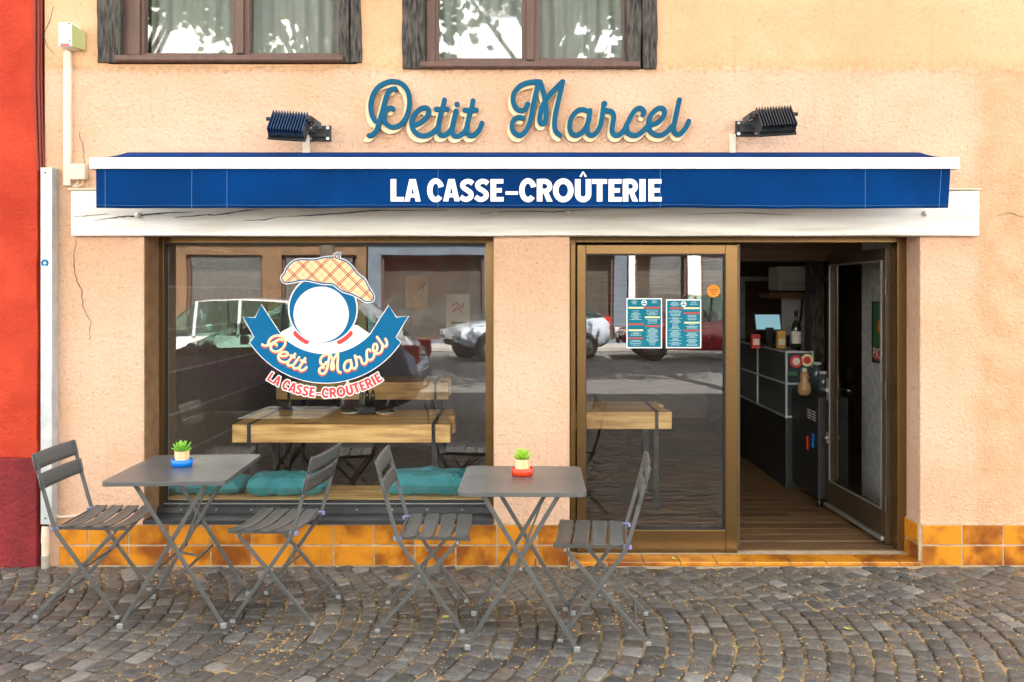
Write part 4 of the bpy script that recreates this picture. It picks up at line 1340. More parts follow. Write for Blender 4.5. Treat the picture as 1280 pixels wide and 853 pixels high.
# what stands on the plank table
for k, (px, yy_, lab) in enumerate(((438, .95, 'white saucer on the plank table, left of the black caddy'), (456, 1.12, 'white saucer on the plank table, behind the black caddy'), (482, .92, 'white saucer on the plank table, right of the black caddy'))):
    q = MB().lathe([(0, 0), (.03, 0), (.068, .016), (.070, .019), (.03, .006), (0, .006)], n=24).build('saucer', M['off_white']); q.location = (X(px, yy_), yy_, Z(531, .5) + .004); tag(q, lab, 'saucer')
cd = tag(empty('caddy', (X(459, 1.0), 1.0, Z(531, .5) + .004)), 'black caddy with condiment bottles on the plank table behind the decal lettering', 'caddy')
MB().box((-.07, -.05, 0), (.07, .05, .05)).build('tray', M['steel_dark'], cd, bevel=.006)
for xx in (-.04, 0, .04): q = MB().lathe([(0, .051), (.016, .051), (.016, .13), (.007, .16), (0, .165)], c=(xx, 0, 0), n=12).build('condiment_bottle', M['bottle'], cd)
# window bench and cushions
bz = .324
bn = tag(empty('window_bench', (X(400, .45), .45, .04)), 'low wooden bench just inside the shop window', 'bench')
mb = MB(); mb.box((hw[0] - bn.location.x, -.17, bz - .10), (hw[1] - bn.location.x, .03, bz - .042)); mb.box((hw[0] - bn.location.x, .034, bz - .10), (hw[1] - bn.location.x, .21, bz - .042)); mb.build('seat', M['wood'], bn, bevel=.004)
mb = MB(); mb.box((hw[0] - bn.location.x + .05, -.05, 0), (hw[0] - bn.location.x + .1, .0, bz - .101)); mb.box((hw[1] - bn.location.x - .1, -.05, 0), (hw[1] - bn.location.x - .05, .0, bz - .101)); pieces(mb, 'leg', M['steel_dark'], bn)


def cushion(px0, px1, h, label, rz=0, dy=0):
    x0, x1 = X(px0, .4), X(px1, .4); w = (x1 - x0) / 2; dp_ = .14
    mb = MB()
    nu, nv = 48, 24
    for s in (1, -1):
        mb.grid(nu, nv, lambda u, v, s=s: Vector(((2 * u - 1) * w * (1 - .06 * abs(2 * v - 1) ** 3), (2 * v - 1) * dp_ * (1 - .06 * abs(2 * u - 1) ** 3),
                h / 2 + s * h / 2 * ((1 - abs(2 * u - 1) ** 8) * (1 - abs(2 * v - 1) ** 8)) ** .5 * (.9 + .30 * mnoise.noise(Vector((u * 5, v * 4, px0))) + .10 * mnoise.noise(Vector((u * 17, v * 9, px0)))))))
    o = mb.build('cushion', M['cushion']); o.location = ((x0 + x1) / 2, .455 + dy, bz - .001); o.rotation_euler = (0, 0, rz)
    tag(o, label, 'cushion', 'teal cushions on the window bench')


cushion(196, 306, .10, 'flat teal cushion at the far left of the window bench', -.05, .03)
cushion(309, 408, .125, 'teal cushion on the window bench left of the bare wood', .04)
cushion(481, 590, .15, 'plump teal cushion on the window bench behind the middle chair')


# pictures inside
def picture(px0, px1, py0, py1, y, name, label, cat, bg, frame, deco):
    a, b = W(px0, py1, y), W(px1, py0, y)
    root = tag(empty(name, ((a.x + b.x) / 2, y, (a.z + b.z) / 2)), label, cat)
    w, h = (b.x - a.x) / 2, (b.z - a.z) / 2
    MB().box((-w, -.010, -h), (w, .0, h)).build('print', M[bg], root)
    if frame: frame_mb(-w - .02, w + .02, -h - .02, h + .02, -.018, .004, .02).build('frame', M[frame], root)
    for nm, polys, mat, k in deco:
        v2, tr = union([[(u * w, v * h) for u, v in q] for q in polys])
        MB().flat(v2, tr, lambda u, v, d: Vector((u, d, v)), -.011 - .001 * k, -.0105 - .001 * k).build(nm, M[mat], root)
    return root, w, h


r, w, h = picture(251, 273, 321, 384, 3.55, 'framed_poster', 'framed cream poster with red lettering on the back wall seen through the shop window', 'poster', 'paper', 'in_black',
    [('figure', [disc((.1, .35), .42, 20), disc((-.05, -.02), .35, 20)], 'red_ink', 0), ('accent', [disc((.15, .45), .25, 16)], 'yellow_ink', 1)])
fnp = lambda oy: (lambda u, v, d: Vector((u, d, v + oy)))
text_mesh('AMORA', h * .30, fnp(-h * .62), 'lettering', M['red_ink'], r, -.0125, 0)
text_mesh('DIJON', h * .20, fnp(-h * .90), 'small_lettering', M['red_ink'], r, -.0125, 0)
picture(507, 535, 345, 386, 3.5, 'poster', 'amber poster with a black slanted shape seen at the right of the shop window', 'poster', 'amber', None,
    [('shape', [ccw([(-.7, -.45), (-.2, -.75), (.5, .05), (.9, .7), (.3, .75), (.15, .2)])], 'ink', 0), ('stroke_mark', stroke([(-.35, -.4), (.2, -.1), (.45, .25)], .12), 'paper', 1)])
picture(558, 587, 368, 410, 3.5, 'poster', 'pale drawing sheet with a small red sketch seen at the right of the shop window', 'poster', 'paper', None,
    [('sketch', stroke([(-.5, .3), (-.1, .5), (.3, .2), (.5, .45)], .16) + stroke([(-.4, 0), (0, .2), (.3, -.1)], .14), 'red_ink', 0), ('caption', [rect(-.6, -.75, .6, -.65)], 'ink', 0)])
picture(310, 341, 341, 362, 3.55, 'chalkboard', 'small black chalkboard on the back wall left of the decal', 'board', 'in_black', 'in_wood', [('chalk_lines', [rect(-.5, .3, .5, .42), rect(-.4, -.2, .4, -.12)], 'menu_text', 0)])
# poster on the side wall by the open door
pp = tag(empty('framed_poster', (RX1 - .004, 1.10, Z(416, 1.1))), 'green framed poster with orange figure on the grey wall behind the open door', 'poster')
pw, ph = .15, .21
MB().box((-.012, -pw, -ph), (0, pw, ph)).build('print', M['green_ink'], pp)
mb = MB(); mb.box((-.018, -pw - .014, -ph - .014), (.002, -pw, ph + .014)); mb.box((-.018, pw, -ph - .014), (.002, pw + .014, ph + .014)); mb.box((-.018, -pw, ph), (.002, pw, ph + .014)); mb.box((-.018, -pw, -ph - .014), (.002, pw, -ph)); mb.build('frame', M['in_black'], pp)
sidefn = lambda u, v, d: Vector((d, -u, v))
v2, tr = union([disc((-.02, .04), .055, 18), disc((.03, -.03), .06, 18), rect(-.03, -.1, .04, 0), disc((0, .11), .035, 16)]); MB().flat(v2, tr, sidefn, -.0135, -.0125).build('figure', M['orange'], pp)
v2, tr = union([rect(-pw * .95, -ph * .97, pw * .95, -ph * .55)]); MB().flat(v2, tr, sidefn, -.0135, -.0125).build('title_band', M['red_ink'], pp)
text_mesh('PICON', .105, lambda u, v, d: Vector((d, -u, v - ph * .90)), 'lettering', M['sticker_white'], pp, -.015, 0)

# counter with glass display seen through the door
cq = tag(empty('display_counter', (2.30, 3.0, .04)), 'black panelled shop counter with glass display case inside the doorway', 'counter')
cx0, cx1 = X(982, 1.8) - 2.30, X(1017, 1.8) - 2.30
mb = MB(); mb.box((cx0, -1.2, 0), (cx1, 1.6, .56)); mb.build('cabinet', M['in_black'], cq, bevel=.006)
mb = MB()
for z0_, z1_ in ((.03, .27), (.31, .53)): mb.prism([(cx0 + .02, z0_), (cx1 - .02, z0_), (cx1 - .02, z1_), (cx0 + .02, z1_)], lambda u, v, d: Vector((u, d, v)), -1.207, -1.2)
mb.build('panel', M['in_black'], cq, bevel=.01)
mb = MB(); mb.box((cx0 + .004, -1.19, .561), (cx1 - .004, 1.5, 1.09)); mb.build('display_case', M['case_glass'], cq)
mb = MB()
for z in (.565, .83, 1.085): mb.box((cx0, -1.2, z), (cx1, -1.185, z + .014)); mb.box((cx0 - .002, -1.2, z), (cx0 + .012, 1.5, z + .014))
for x in (cx0, cx1 - .014): mb.box((x, -1.203, .561), (x + .014, -1.186, 1.1))
mb.box((cx0 - .003, -.4, .561), (cx0 + .01, -.38, 1.1)); mb.box((cx0 - .003, .6, .561), (cx0 + .01, .62, 1.1))
mb.build('case_frame', M['zinc'], cq)
for (u, v, rr, mt, lab) in ((995.5, 452, .050, 'sticker_red', 'round red sticker on the display case'), (1009, 450.5, .050, 'menu_yellow', 'round yellow sticker on the display case'), (1005.5, 463, .032, 'green_ink', 'round green sticker on the display case')):
    p = W(u, v, 1.79); v2, tr = union([disc((0, 0), rr, 20)])
    o = MB().flat(v2, tr, lambda a, b, d: Vector((p.x + a, d, p.z + b)), 1.7905, 1.7925).build('round_sticker', M[mt]); tag(o, lab, 'sticker')
    v2, tr = union([disc((0, 0), rr * .6, 16)])
    MB().flat(v2, tr, lambda a, b, d: Vector((p.x + a, d, p.z + b)), 1.7895, 1.7902).build('print', M['paper' if mt != 'menu_yellow' else 'sticker_red'], o)
p = W(991, 467, 1.79); o = MB().box((p.x - .035, 1.7905, p.z - .018), (p.x + .035, 1.7925, p.z + .018)).build('square_sticker', M['green_ink']); tag(o, 'small green oblong sticker on the display case', 'sticker')
bt = MB().lathe([(0, 0), (.038, 0), (.038, .17), (.03, .21), (.014, .24), (.014, .30), (.017, .30), (.017, .32), (0, .32)], n=18).build('bottle', M['bottle']); bt.location = (X(995, 1.95), 1.95, 1.142)
tag(bt, 'dark bottle with pale label standing on the display counter', 'bottle')
MB().lathe([(.0385, .05), (.0385, .15)], n=18).build('paper_label', M['paper'], bt, recalc=False)
mo = tag(empty('till_screen', (X(963, 2.4), 2.4, 1.142)), 'small tilted till screen glowing pale blue on the counter', 'screen')
tl = Matrix.Rotation(radians(-20), 4, 'X')
MB().box((-.12, 0, .14), (.12, .02, .30), tl).build('case', M['in_black'], mo, bevel=.006)
MB().box((-.107, -.0015, .152), (.107, -.0003, .288), tl).build('display', M['screen'], mo)
MB().box((-.03, .0, .01), (.03, .05, .16)).build('stand', M['in_black'], mo); MB().box((-.09, -.08, 0), (.09, .08, .012)).build('base', M['in_black'], mo)
ac = tag(empty('air_conditioner', (X(992, 3.6), 3.6, Z(351, 3.6))), 'off-white box unit on a shelf high inside the doorway', 'air conditioner')
MB().box((-.20, -.15, -.10), (.26, .2, .14)).build('casing', M['off_white'], ac, bevel=.015); mb = MB(); [mb.box((-.17, -.153, -.08 + k * .02), (.23, -.149, -.075 + k * .02)) for k in range(4)]; mb.build('grille', M['in_dark'], ac)
tag(MB().box((X(955, 3.6), 3.4, Z(373, 3.6)), (X(1012, 3.6), 3.8, Z(366, 3.6))).build('wall_shelf', M['wood_top'], bevel=.004), 'wooden shelf under the off-white box unit', 'shelf')
tag(MB().box((X(978, 3.9), 3.9, 1.0), (X(1012, 3.9), 3.95, Z(370, 3.9))).build('wall_panel', M['off_white']), 'pale wall panel behind the bottle', 'panel')
tag(frame_mb(X(926, 4.6), X(942, 4.6) + .9, .04, Z(346, 4.6), 4.6, 4.66, .05).build('inner_door_frame', M['zinc']), 'pale inner door frame deep inside the cafe', 'door frame')
dc = tag(empty('drinks_cooler', (X(950, 3.9), 3.5, .04)), 'glass fronted drinks cooler with bluish light beyond the counter', 'cooler')
MB().box((-.12, -.2, 0), (.12, .4, 1.15)).build('case', M['case_glass'], dc, bevel=.01)
mb = MB(); [mb.lathe([(0, 0), (.03, 0), (.03, .14), (.012, .18), (.012, .22), (0, .22)], c=(-.08 + .08 * k, -.24, .55 + .3 * j), n=10) for k in range(3) for j in range(2)]; mb.build('shelf_goods', M['bottle'], dc)
lk = tag(empty('cabinet', (2.2, 1.45, .04)), 'black metal cabinet on castors behind the open door with coloured tags', 'cabinet')
MB().box((-.02, -.25, .06), (.20, .35, .80)).build('body', M['in_black'], lk, bevel=.006)
mb = MB(); mb.lathe([(0, 0), (.02, .0), (.02, .03), (0, .06)], c=(.0, -.22, 0), n=10); mb.lathe([(0, 0), (.02, .0), (.02, .03), (0, .06)], c=(.17, -.22, 0), n=10); pieces(mb, 'castor', M['steel_dark'], lk)
MB().box((-.026, -.16, .42), (-.021, -.13, .52)).build('blue_tag', M['blue_ring'], lk); MB().box((-.026, -.04, .38), (-.021, -.01, .48)).build('red_tag', M['red_ring'], lk)
mb = MB(); [mb.box((-.024, -.2 + .1 * j, .62 + .02 * k), (-.0205, -.13 + .1 * j, .628 + .02 * k)) for k in range(4) for j in range(2)]; pieces(mb, 'vent_slot', M['in_grey'], lk)

fg = MB().lathe([(0, 0), (.035, 0), (.05, .03), (.045, .08), (.028, .11), (.034, .135), (.028, .165), (0, .175)], n=16).build('figurine', M['wood_top']); fg.location = (2.13, 1.35, .8415)
tag(fg, 'small tan figurine standing on the black cabinet beside the door', 'figurine')
for k, (xx, yy_, hh, lab) in enumerate(((2.30, 1.42, .15, 'short glass jar on the black cabinet behind the door glass'), (2.33, 1.66, .20, 'taller glass jar on the black cabinet behind the door glass'))):
    j = MB().lathe([(0, 0), (.045, 0), (.047, hh * .8), (.03, hh * .92), (.032, hh), (0, hh)], n=16).build('glass_jar', M['case_glass']); j.location = (xx, yy_, .8415); tag(j, lab, 'jar')
    MB().lathe([(0, hh), (.034, hh + .0005), (.034, hh + .02), (0, hh + .02)], n=16).build('lid', M['zinc'], j)
wc = MB().tube([(X(1003, 3.85), 3.85, Z(372, 3.85)), (X(1001, 3.85), 3.84, Z(395, 3.85)), (X(996, 3.85), 3.84, Z(418, 3.85)), (X(994, 3.85), 3.84, Z(440, 3.85))], .012, 8).build('hanging_cable', M['steel_dark'])
tag(wc, 'black cable hanging from the shelf past the pale wall panel', 'cable')
for k, (px, mt, lab) in enumerate(((944, 'red_ink', 'red packet standing by the till screen'), (976, 'amber', 'amber packet between till screen and bottle'))):
    q = MB().box((-.035, -.03, 0), (.035, .03, .12 + .03 * k)).build('packet', M[mt], bevel=.005); q.location = (X(px, 2.1), 2.1, 1.1425); tag(q, lab, 'packet')
    MB().box((-.025, -.0325, .03), (.025, -.0305, .08)).build('label_print', M['paper'], q)

# ------------------------------------------------------------------ bistro chairs
def make_chair():
    root = empty('folding_chair')
    hw_ = .195
    up = [(-.205, .815), (-.175, .70), (-.122, .51), (-.108, .462), (-.092, .425), (.20, .012)]        # back upright running into the front foot
    dn = [(.185, .432), (-.20, .012)]                                                                 # from seat front to the rear foot
    for s in (-1, 1):
        m = MB(); m.bar([(x, s * hw_, z) for x, z in up], (0, 1, 0), .0185, .009); m.build('leg', M['furn'], root, bevel=.002)
        m = MB(); m.bar([(x, s * (hw_ - .014), z) for x, z in dn], (0, 1, 0), .0185, .009); m.build('leg', M['furn'], root, bevel=.002)
        for (x, yy_) in ((.20, hw_), (-.20, hw_ - .014)):
            m = MB(); sg = 1 if x > 0 else -1
            m.box((x - .013, s * yy_ - .008, 0.0), (x + .013, s * yy_ + .008, .020)); m.build('foot_cap', M['cap'], root, bevel=.004)
    # seat rails
    for s in (-1, 1):
        m = MB(); m.bar([(-.115, s * (hw_ - .026), .446), (.235, s * (hw_ - .026), .436)], (0, 1, 0), .018, .008); m.build('seat_rail', M['furn'], root, bevel=.0015)
    for k in range(4):
        xc = -.055 + k * .083
        m = MB()
        n = 12

        def sl(u, v, xc=xc):
            y = (2 * v - 1) * .208
            rx = .0355 * (1 - .3 * (max(0, abs(2 * v - 1) - .93) / .07) ** 2)
            return Vector((xc + (2 * u - 1) * rx, y, .456 - .022 * (1 - (y / .208) ** 2) + .004 * (2 * u - 1) ** 2 + .002 - .004 * k / 3))
        m.grid(6, n * 3, sl); m.build('seat_slat', M['furn'], root, solid=.004)
    for z0_, z1_, x0_ in ((.735, .815, -.195), (.640, .715, -.167)):
        m = MB()

        def bs(u, v, z0_=z0_, z1_=z1_, x0_=x0_):
            y = (2 * u - 1) * .218
            e = max(0, abs(2 * u - 1) - .95) / .05
            zc, zh = (z0_ + z1_) / 2, (z1_ - z0_) / 2 * (1 - .22 * e * e)
            z = zc + (2 * v - 1) * zh
            return Vector((x0_ + .010 - (z - z0_) * .22 - .010 * (1 - (y / .218) ** 2), y, z))
        m.grid(60, 4, bs); m.build('back_slat', M['furn'], root, solid=.004)
    for (x, z, y2) in ((.165, .065, hw_), (-.145, .075, hw_ - .014), (.0, .227, hw_ - .02), (.178, .425, hw_ - .014), (-.10, .447, hw_)):
        m = MB(); m.tube([(x, -y2, z), (x, y2, z)], .0055, 8); m.build('crossbar', M['furn'], root)
    for s in (-1, 1):
        m = MB(); m.box((-.125, s * (hw_ - .01) - .011, .436), (-.085, s * (hw_ - .01) + .011, .456)); m.build('hinge_clip', M['clip'], root, bevel=.004)
        m = MB(); m.tube([(-.003, s * (hw_ + .0035), .272), (-.003, s * (hw_ + .008), .272)], .006, 8); m.tube([(.178, s * (hw_ - .008), .425), (.178, s * (hw_ + .004), .425)], .006, 8); pieces(m, 'rivet', M['screw'], root)
    return root


proto = make_chair()
for i, (x, y, a, lab) in enumerate((
        (-2.185, -.645, 2, 'grey slatted folding chair facing right, by the red house at the left'),
        (-1.172, -.715, 173, 'grey folding chair facing left, right of the table with the blue planter ring'),
        (-.475, -.815, 1, 'grey folding chair facing right, left of the table with the red planter ring'),
        (.405, -.945, 173.5, 'grey folding chair facing left, in front of the fixed door pane'))):
    o = proto if i == 0 else copy_tree(proto)
    o.location = (x, y, .004); o.rotation_euler = (0, 0, radians(a)); tag(o, lab, 'chair', 'grey folding chairs outside the cafe')


# ------------------------------------------------------------------ bistro tables
def table(x, y, rz, dp_, label):
    root = tag(empty('bistro_table', (x, y, .004), radians(rz)), label, 'table', 'grey folding tables outside the cafe')
    hw_, hd_, top = .285, dp_ / 2, .728
    r = .035
    pl = []
    for cx_, cy_, a0 in ((hw_ - r, hd_ - r, 0), (-hw_ + r, hd_ - r, 90), (-hw_ + r, -hd_ + r, 180), (hw_ - r, -hd_ + r, 270)):
        for k in range(7): pl.append((cx_ + r * cos(radians(a0 + 15 * k)), cy_ + r * sin(radians(a0 + 15 * k))))
    m = MB(); m.prism(pl, lambda u, v, d: Vector((u, v, d)), top - .020, top); m.build('tabletop', M['furn_top'], root, bevel=.006, seg=3)
    ly = .215
    for s in (-1, 1):
        m = MB(); m.bar([(-.185, s * ly, top - .021), (-.165, s * ly, top - .045), (.245, s * ly, .012)], (0, 1, 0), .020, .009); m.build('leg', M['furn'], root, bevel=.002)
        m = MB(); m.bar([(.17, s * (ly - .014), top - .021), (.155, s * (ly - .014), top - .045), (-.245, s * (ly - .014), .012)], (0, 1, 0), .020, .009); m.build('leg', M['furn'], root, bevel=.002)
        for (xx, yy_) in ((.245, ly), (-.245, ly - .014)):
            m = MB(); m.box((xx - .015, s * yy_ - .010, 0), (xx + .015, s * yy_ + .010, .028)); m.build('foot_cap', M['cap'], root, bevel=.006)
        m = MB(); m.tube([(-.005, s * (ly + .002), .373), (-.005, s * (ly + .009), .373)], .007, 8); pieces(m, 'rivet', M['screw'], root)
    for xx, z, yy_ in ((.222, .05, ly), (-.222, .05, ly - .014), (.06, .275, ly), (-.07, .285, ly - .014)):
        m = MB(); m.bar([(xx, -yy_, z), (xx, yy_, z)], (1, 0, 0), .014, .006); m.build('crossbar', M['furn'], root)
    m = MB(); m.bar([(-.19, -ly + .02, top - .03), (-.19, ly - .02, top - .03)], (1, 0, 0), .012, .016); m.bar([(.175, -ly + .02, top - .03), (.175, ly - .02, top - .03)], (1, 0, 0), .012, .016); pieces(m, 'top_rail', M['furn'], root)
    m = MB(); m.bar([(.12, 0, top - .03), (-.03, .0, .30), (.05, .0, .285)], (0, 1, 0), .010, .006); m.build('locking_strut', M['furn'], root)
    return root


table(-1.67, -.745, 2.5, .66, 'grey folding bistro table holding the plant in the blue ring')
table(.013, -1.0, -1.0, .57, 'grey folding bistro table holding the plant in the red ring')


def planter(x, y, ring, leafm, lab, rl, spiky):
    root = tag(empty('potted_succulent', (x, y, .7335)), lab, 'plant', 'small succulents on the tables')
    m = MB(); prof = [(0, .004), (.034, .004), (.039, .078), (.035, .078), (.033, .06), (0, .06)]
    m.lathe(prof, n=8, smooth=False); m.build('cup', M['cup'], root)
    m = MB(); m.lathe([(0, 0), (.046, 0), (.050, .034), (.045, .035), (.043, .005), (0, .004)], n=28, sx=1.08, sy=.95); m.build('saucer', M[ring], root)
    m = MB(); rnd = random.Random(3 + int(spiky))
    for ring_i, (nn, tilt, ln) in enumerate(((6, 80, .036), (10, 60, .046), (13, 38, .050), (15, 16, .046))):
        for k in range(nn):
            a = 2 * pi * (k + .5 * (ring_i % 2)) / nn + rnd.uniform(-.12, .12)
            t = radians(tilt + rnd.uniform(-8, 8) + (12 if spiky else 0))
            d = Vector((cos(a) * cos(t), sin(a) * cos(t), sin(t))); sd = Vector((-sin(a), cos(a), 0)); nr = d.cross(sd)
            l = ln * rnd.uniform(.85, 1.15); w_ = .006 if spiky else .0105
            base = Vector((0, 0, .07)) + d * .006
            pts = []
            for f_, ww in ((0, .5), (.35, .9), (.65, 1), (.88, .6), (1, .05)):
                c_ = base + d * l * f_ + Vector((0, 0, .008 * f_ * f_))
                pts += [c_ + sd * w_ * ww, c_ + nr * .004 * ww, c_ - sd * w_ * ww, c_ - nr * .004 * ww]
            m.add(pts, [(i * 4 + q, i * 4 + (q + 1) % 4, (i + 1) * 4 + (q + 1) % 4, (i + 1) * 4 + q) for i in range(4) for q in range(4)] + [(16, 17, 18, 19)], True)
    m.build('rosette', M[leafm], root)


planter(X(227.5, -.72), -.72, 'blue_ring', 'succ', 'small green succulent in a wooden cup standing in a bright blue ring', 0, False)
planter(X(653, -.93), -.93, 'red_ring', 'succ_lime', 'small lime succulent in a wooden cup standing in an orange-red ring', 1, True)

# ------------------------------------------------------------------ cobbled pavement
rnd = random.Random(21)
PV, PF = [], []
pitch = .098


def sag(y):
    yy_ = ((y + 1.75) % 1.7) / 1.7 * 2 - 1
    return .30 * (1 - yy_ * yy_) - .18


def stone(q4, hi):
    """a sett filling the quad q4 (counter-clockwise corners)"""
    o = len(PV)
    n = 20 if hi else 8
    tx, ty = rnd.uniform(-.045, .045), rnd.uniform(-.045, .045)
    dz = rnd.uniform(-.0045, .0045)
    rings = ((1.0, -.03), (.985, -.006), (.95, .0005), (.84, .0035), (.5, .0050)) if hi else ((1.0, -.02), (.95, .001), (.6, .004))
    jit = [rnd.uniform(.95, 1.03) for _ in range(n)]
    e = rnd.uniform(5.5, 11)
    cx_ = sum(p[0] for p in q4) / 4; cy_ = sum(p[1] for p in q4) / 4
    ph = rnd.uniform(0, 50)
    for (q, z) in rings:
        for k in range(n):
            a = 2 * pi * (k + .5) / n
            c_, s_ = cos(a), sin(a)
            rr = q * jit[k] / (abs(c_) ** e + abs(s_) ** e) ** (1 / e)
            u, v = (c_ * rr + 1) / 2, (s_ * rr + 1) / 2
            px_ = (q4[0][0] * (1 - u) + q4[1][0] * u) * (1 - v) + (q4[3][0] * (1 - u) + q4[2][0] * u) * v
            py_ = (q4[0][1] * (1 - u) + q4[1][1] * u) * (1 - v) + (q4[3][1] * (1 - u) + q4[2][1] * u) * v
            zz = z + dz + (tx * (px_ - cx_) + ty * (py_ - cy_) if z > -.01 else 0)
            if hi and q < .99: zz += .0028 * mnoise.noise(Vector((px_ * 34, py_ * 34, ph)))
            PV.append((px_, py_, zz))
    PV.append((cx_, cy_, rings[-1][1] + dz + .0005))
    m = len(rings)
    for r_ in range(m - 1):
        for k in range(n):
            PF.append((o + r_ * n + k, o + r_ * n + (k + 1) % n, o + (r_ + 1) * n + (k + 1) % n, o + (r_ + 1) * n + k))
    for k in range(n): PF.append((o + (m - 1) * n + k, o + (m - 1) * n + (k + 1) % n, o + m * n))


def edge_x(k, x, y):                                 # the wandering joint between two rows of setts
    return x + sag(y) + .007 * mnoise.noise(Vector((k * 7.7, y * 5, 0)))


x = -7.2; k = 0
while x < 6.6:
    wcol = pitch * rnd.uniform(.88, 1.12)
    y = -.012 - rnd.uniform(0, .05)
    while y > -6.3:
        l = rnd.uniform(.075, .125)
        y2 = y - l
        slope = (sag(y - l / 2 + .02) - sag(y - l / 2 - .02)) / .04
        sh = max(-.6, min(.6, slope)) * wcol * .8           # cross joints stand square to the curve
        xm = (edge_x(k, x, y) + x + wcol + sag(y)) / 2
        hi = y > -2.0 and -3.4 < xm < 3.8
        g = .004 if hi else .006
        j = lambda: rnd.uniform(-.0035, .0035)
        rx = x + wcol
        q4 = [(edge_x(k, x, y2 + sh / 2) + g + j(), y2 + sh / 2 + g + j()), (edge_x(k + 1, rx, y2 - sh / 2) - g + j(), y2 - sh / 2 + g + j()),
              (edge_x(k + 1, rx, y - sh / 2) - g + j(), y - sh / 2 - g + j()), (edge_x(k, x, y + sh / 2) + g + j(), y + sh / 2 - g + j())]
        if max(p[1] for p in q4) > -.004: q4 = [(p[0], min(p[1], -.016)) for p in q4]
        if not (abs(xm) > 4.2 and y < -4) and min(q4[3][1], q4[2][1]) - max(q4[0][1], q4[1][1]) > .02: stone(q4, hi)
        y = y2
    x += wcol; k += 1
me = bpy.data.meshes.new('cobbled_pavement'); me.from_pydata(PV, [], PF); me.materials.append(M['sett'])
me.polygons.foreach_set('use_smooth', [True] * len(PF)); me.update()
o = bpy.data.objects.new('cobbled_pavement', me); COL.objects.link(o); struct(o, 'dark basalt cobblestones laid in wavy arcs')
mb = MB(); mb.grid(120, 60, lambda u, v: Vector((-7.5 + 15 * u, .02 - 6.4 * v, -.0068 + .004 * mnoise.noise(Vector((u * 60, v * 26, 0)))))); struct(mb.build('pavement_joints', M['joint'], recalc=False), 'sandy joints between the cobblestones')
mb = MB(); mb.add([(-60, -60, -.05), (60, -60, -.05), (60, 40, -.05), (-60, 40, -.05)], [(0, 1, 2, 3)]); struct(mb.build('ground', M['asphalt'], recalc=False), 'asphalt ground')
mb = MB(); mb.box((-30, -13.6, -.045), (30, -6.3, -.012)); struct(mb.build('road', M['asphalt']), 'asphalt road in front of the cafe')
mb = MB(); mb.box((-30, -20, -.045), (30, -18.3, .09)); struct(mb.build('far_pavement', M['far_pave'], bevel=.02), 'pavement on the far side of the street')

# a few fallen leaves
M['fallen'] = mk('yellow_green_leaf', (.36, .38, .06), (.50, .40, .08), 60, 3, .7)
for px, py, a, lab in ((557, 775, .4, 'yellowish fallen leaf on the cobbles below the right table'), (426, 704, 1.2, 'small green fallen leaf by the tiles between the two middle chairs'), (843, 701, 2.0, 'yellow-green fallen leaf on the tiled threshold under the fixed pane'), (1060, 790, 2.6, 'pale curled fallen leaf on the open cobbles at the right')):
    d_ = F * H / (py - CY); th_ = py == 701
    p = Vector(((px - CX) / F * d_, d_ - D, .010)) if not th_ else Vector((X(px, -.02), -.015, .039))
    lf = MB(); lf.grid(6, 4, lambda u, v: Vector(((u - .5) * .042, (v - .5) * .026 * sin(pi * min(.999, u * .92 + .06)), .005 * (2 * v - 1) ** 2 + .006 * (u - .4) ** 2 * 4)))
    q = lf.build('fallen_leaf', M['fallen'], recalc=False); q.location = p; q.rotation_euler = (.1, .1, a); tag(q, lab, 'leaf')
# dry blossom litter lying in the joints and on the stones
rnd = random.Random(77)


def litter(n, fn_size, mat, label, name, thr):
    mb = MB(); k = 0; tries = 0
    while k < n and tries < n * 40:
        tries += 1
        x, y = rnd.uniform(-3.3, 3.4), -rnd.uniform(.03, 1.75)
        d = mnoise.noise(Vector((x * 1.6, y * 2.2, 3))) + .5 * mnoise.noise(Vector((x * 6, y * 6, 9)))
        if d + rnd.uniform(-.5, .5) < thr: continue
        s = fn_size(); a = rnd.uniform(0, pi)
        z = rnd.choice((rnd.uniform(-.004, .002), rnd.uniform(-.002, .0075)))
        p = [Vector((x + s * q * cos(a + t), y + s * q * sin(a + t), z + rnd.uniform(-.002, .003))) for t, q in ((0, 1), (1.3, .5), (2.6, .9), (4.1, .55))]
        mb.add(p, [(0, 1, 2, 3)]); k += 1
    tag(mb.build(name, M[mat], recalc=False), label, None, None, 'stuff')


litter(15000, lambda: rnd.uniform(.003, .0095), 'litter', 'dry tan blossom litter scattered over the cobblestones', 'blossom_litter', .05)
litter(350, lambda: rnd.uniform(.003, .008), 'litter_pale', 'pale bits of litter on the cobblestones', 'pale_litter', -.1)

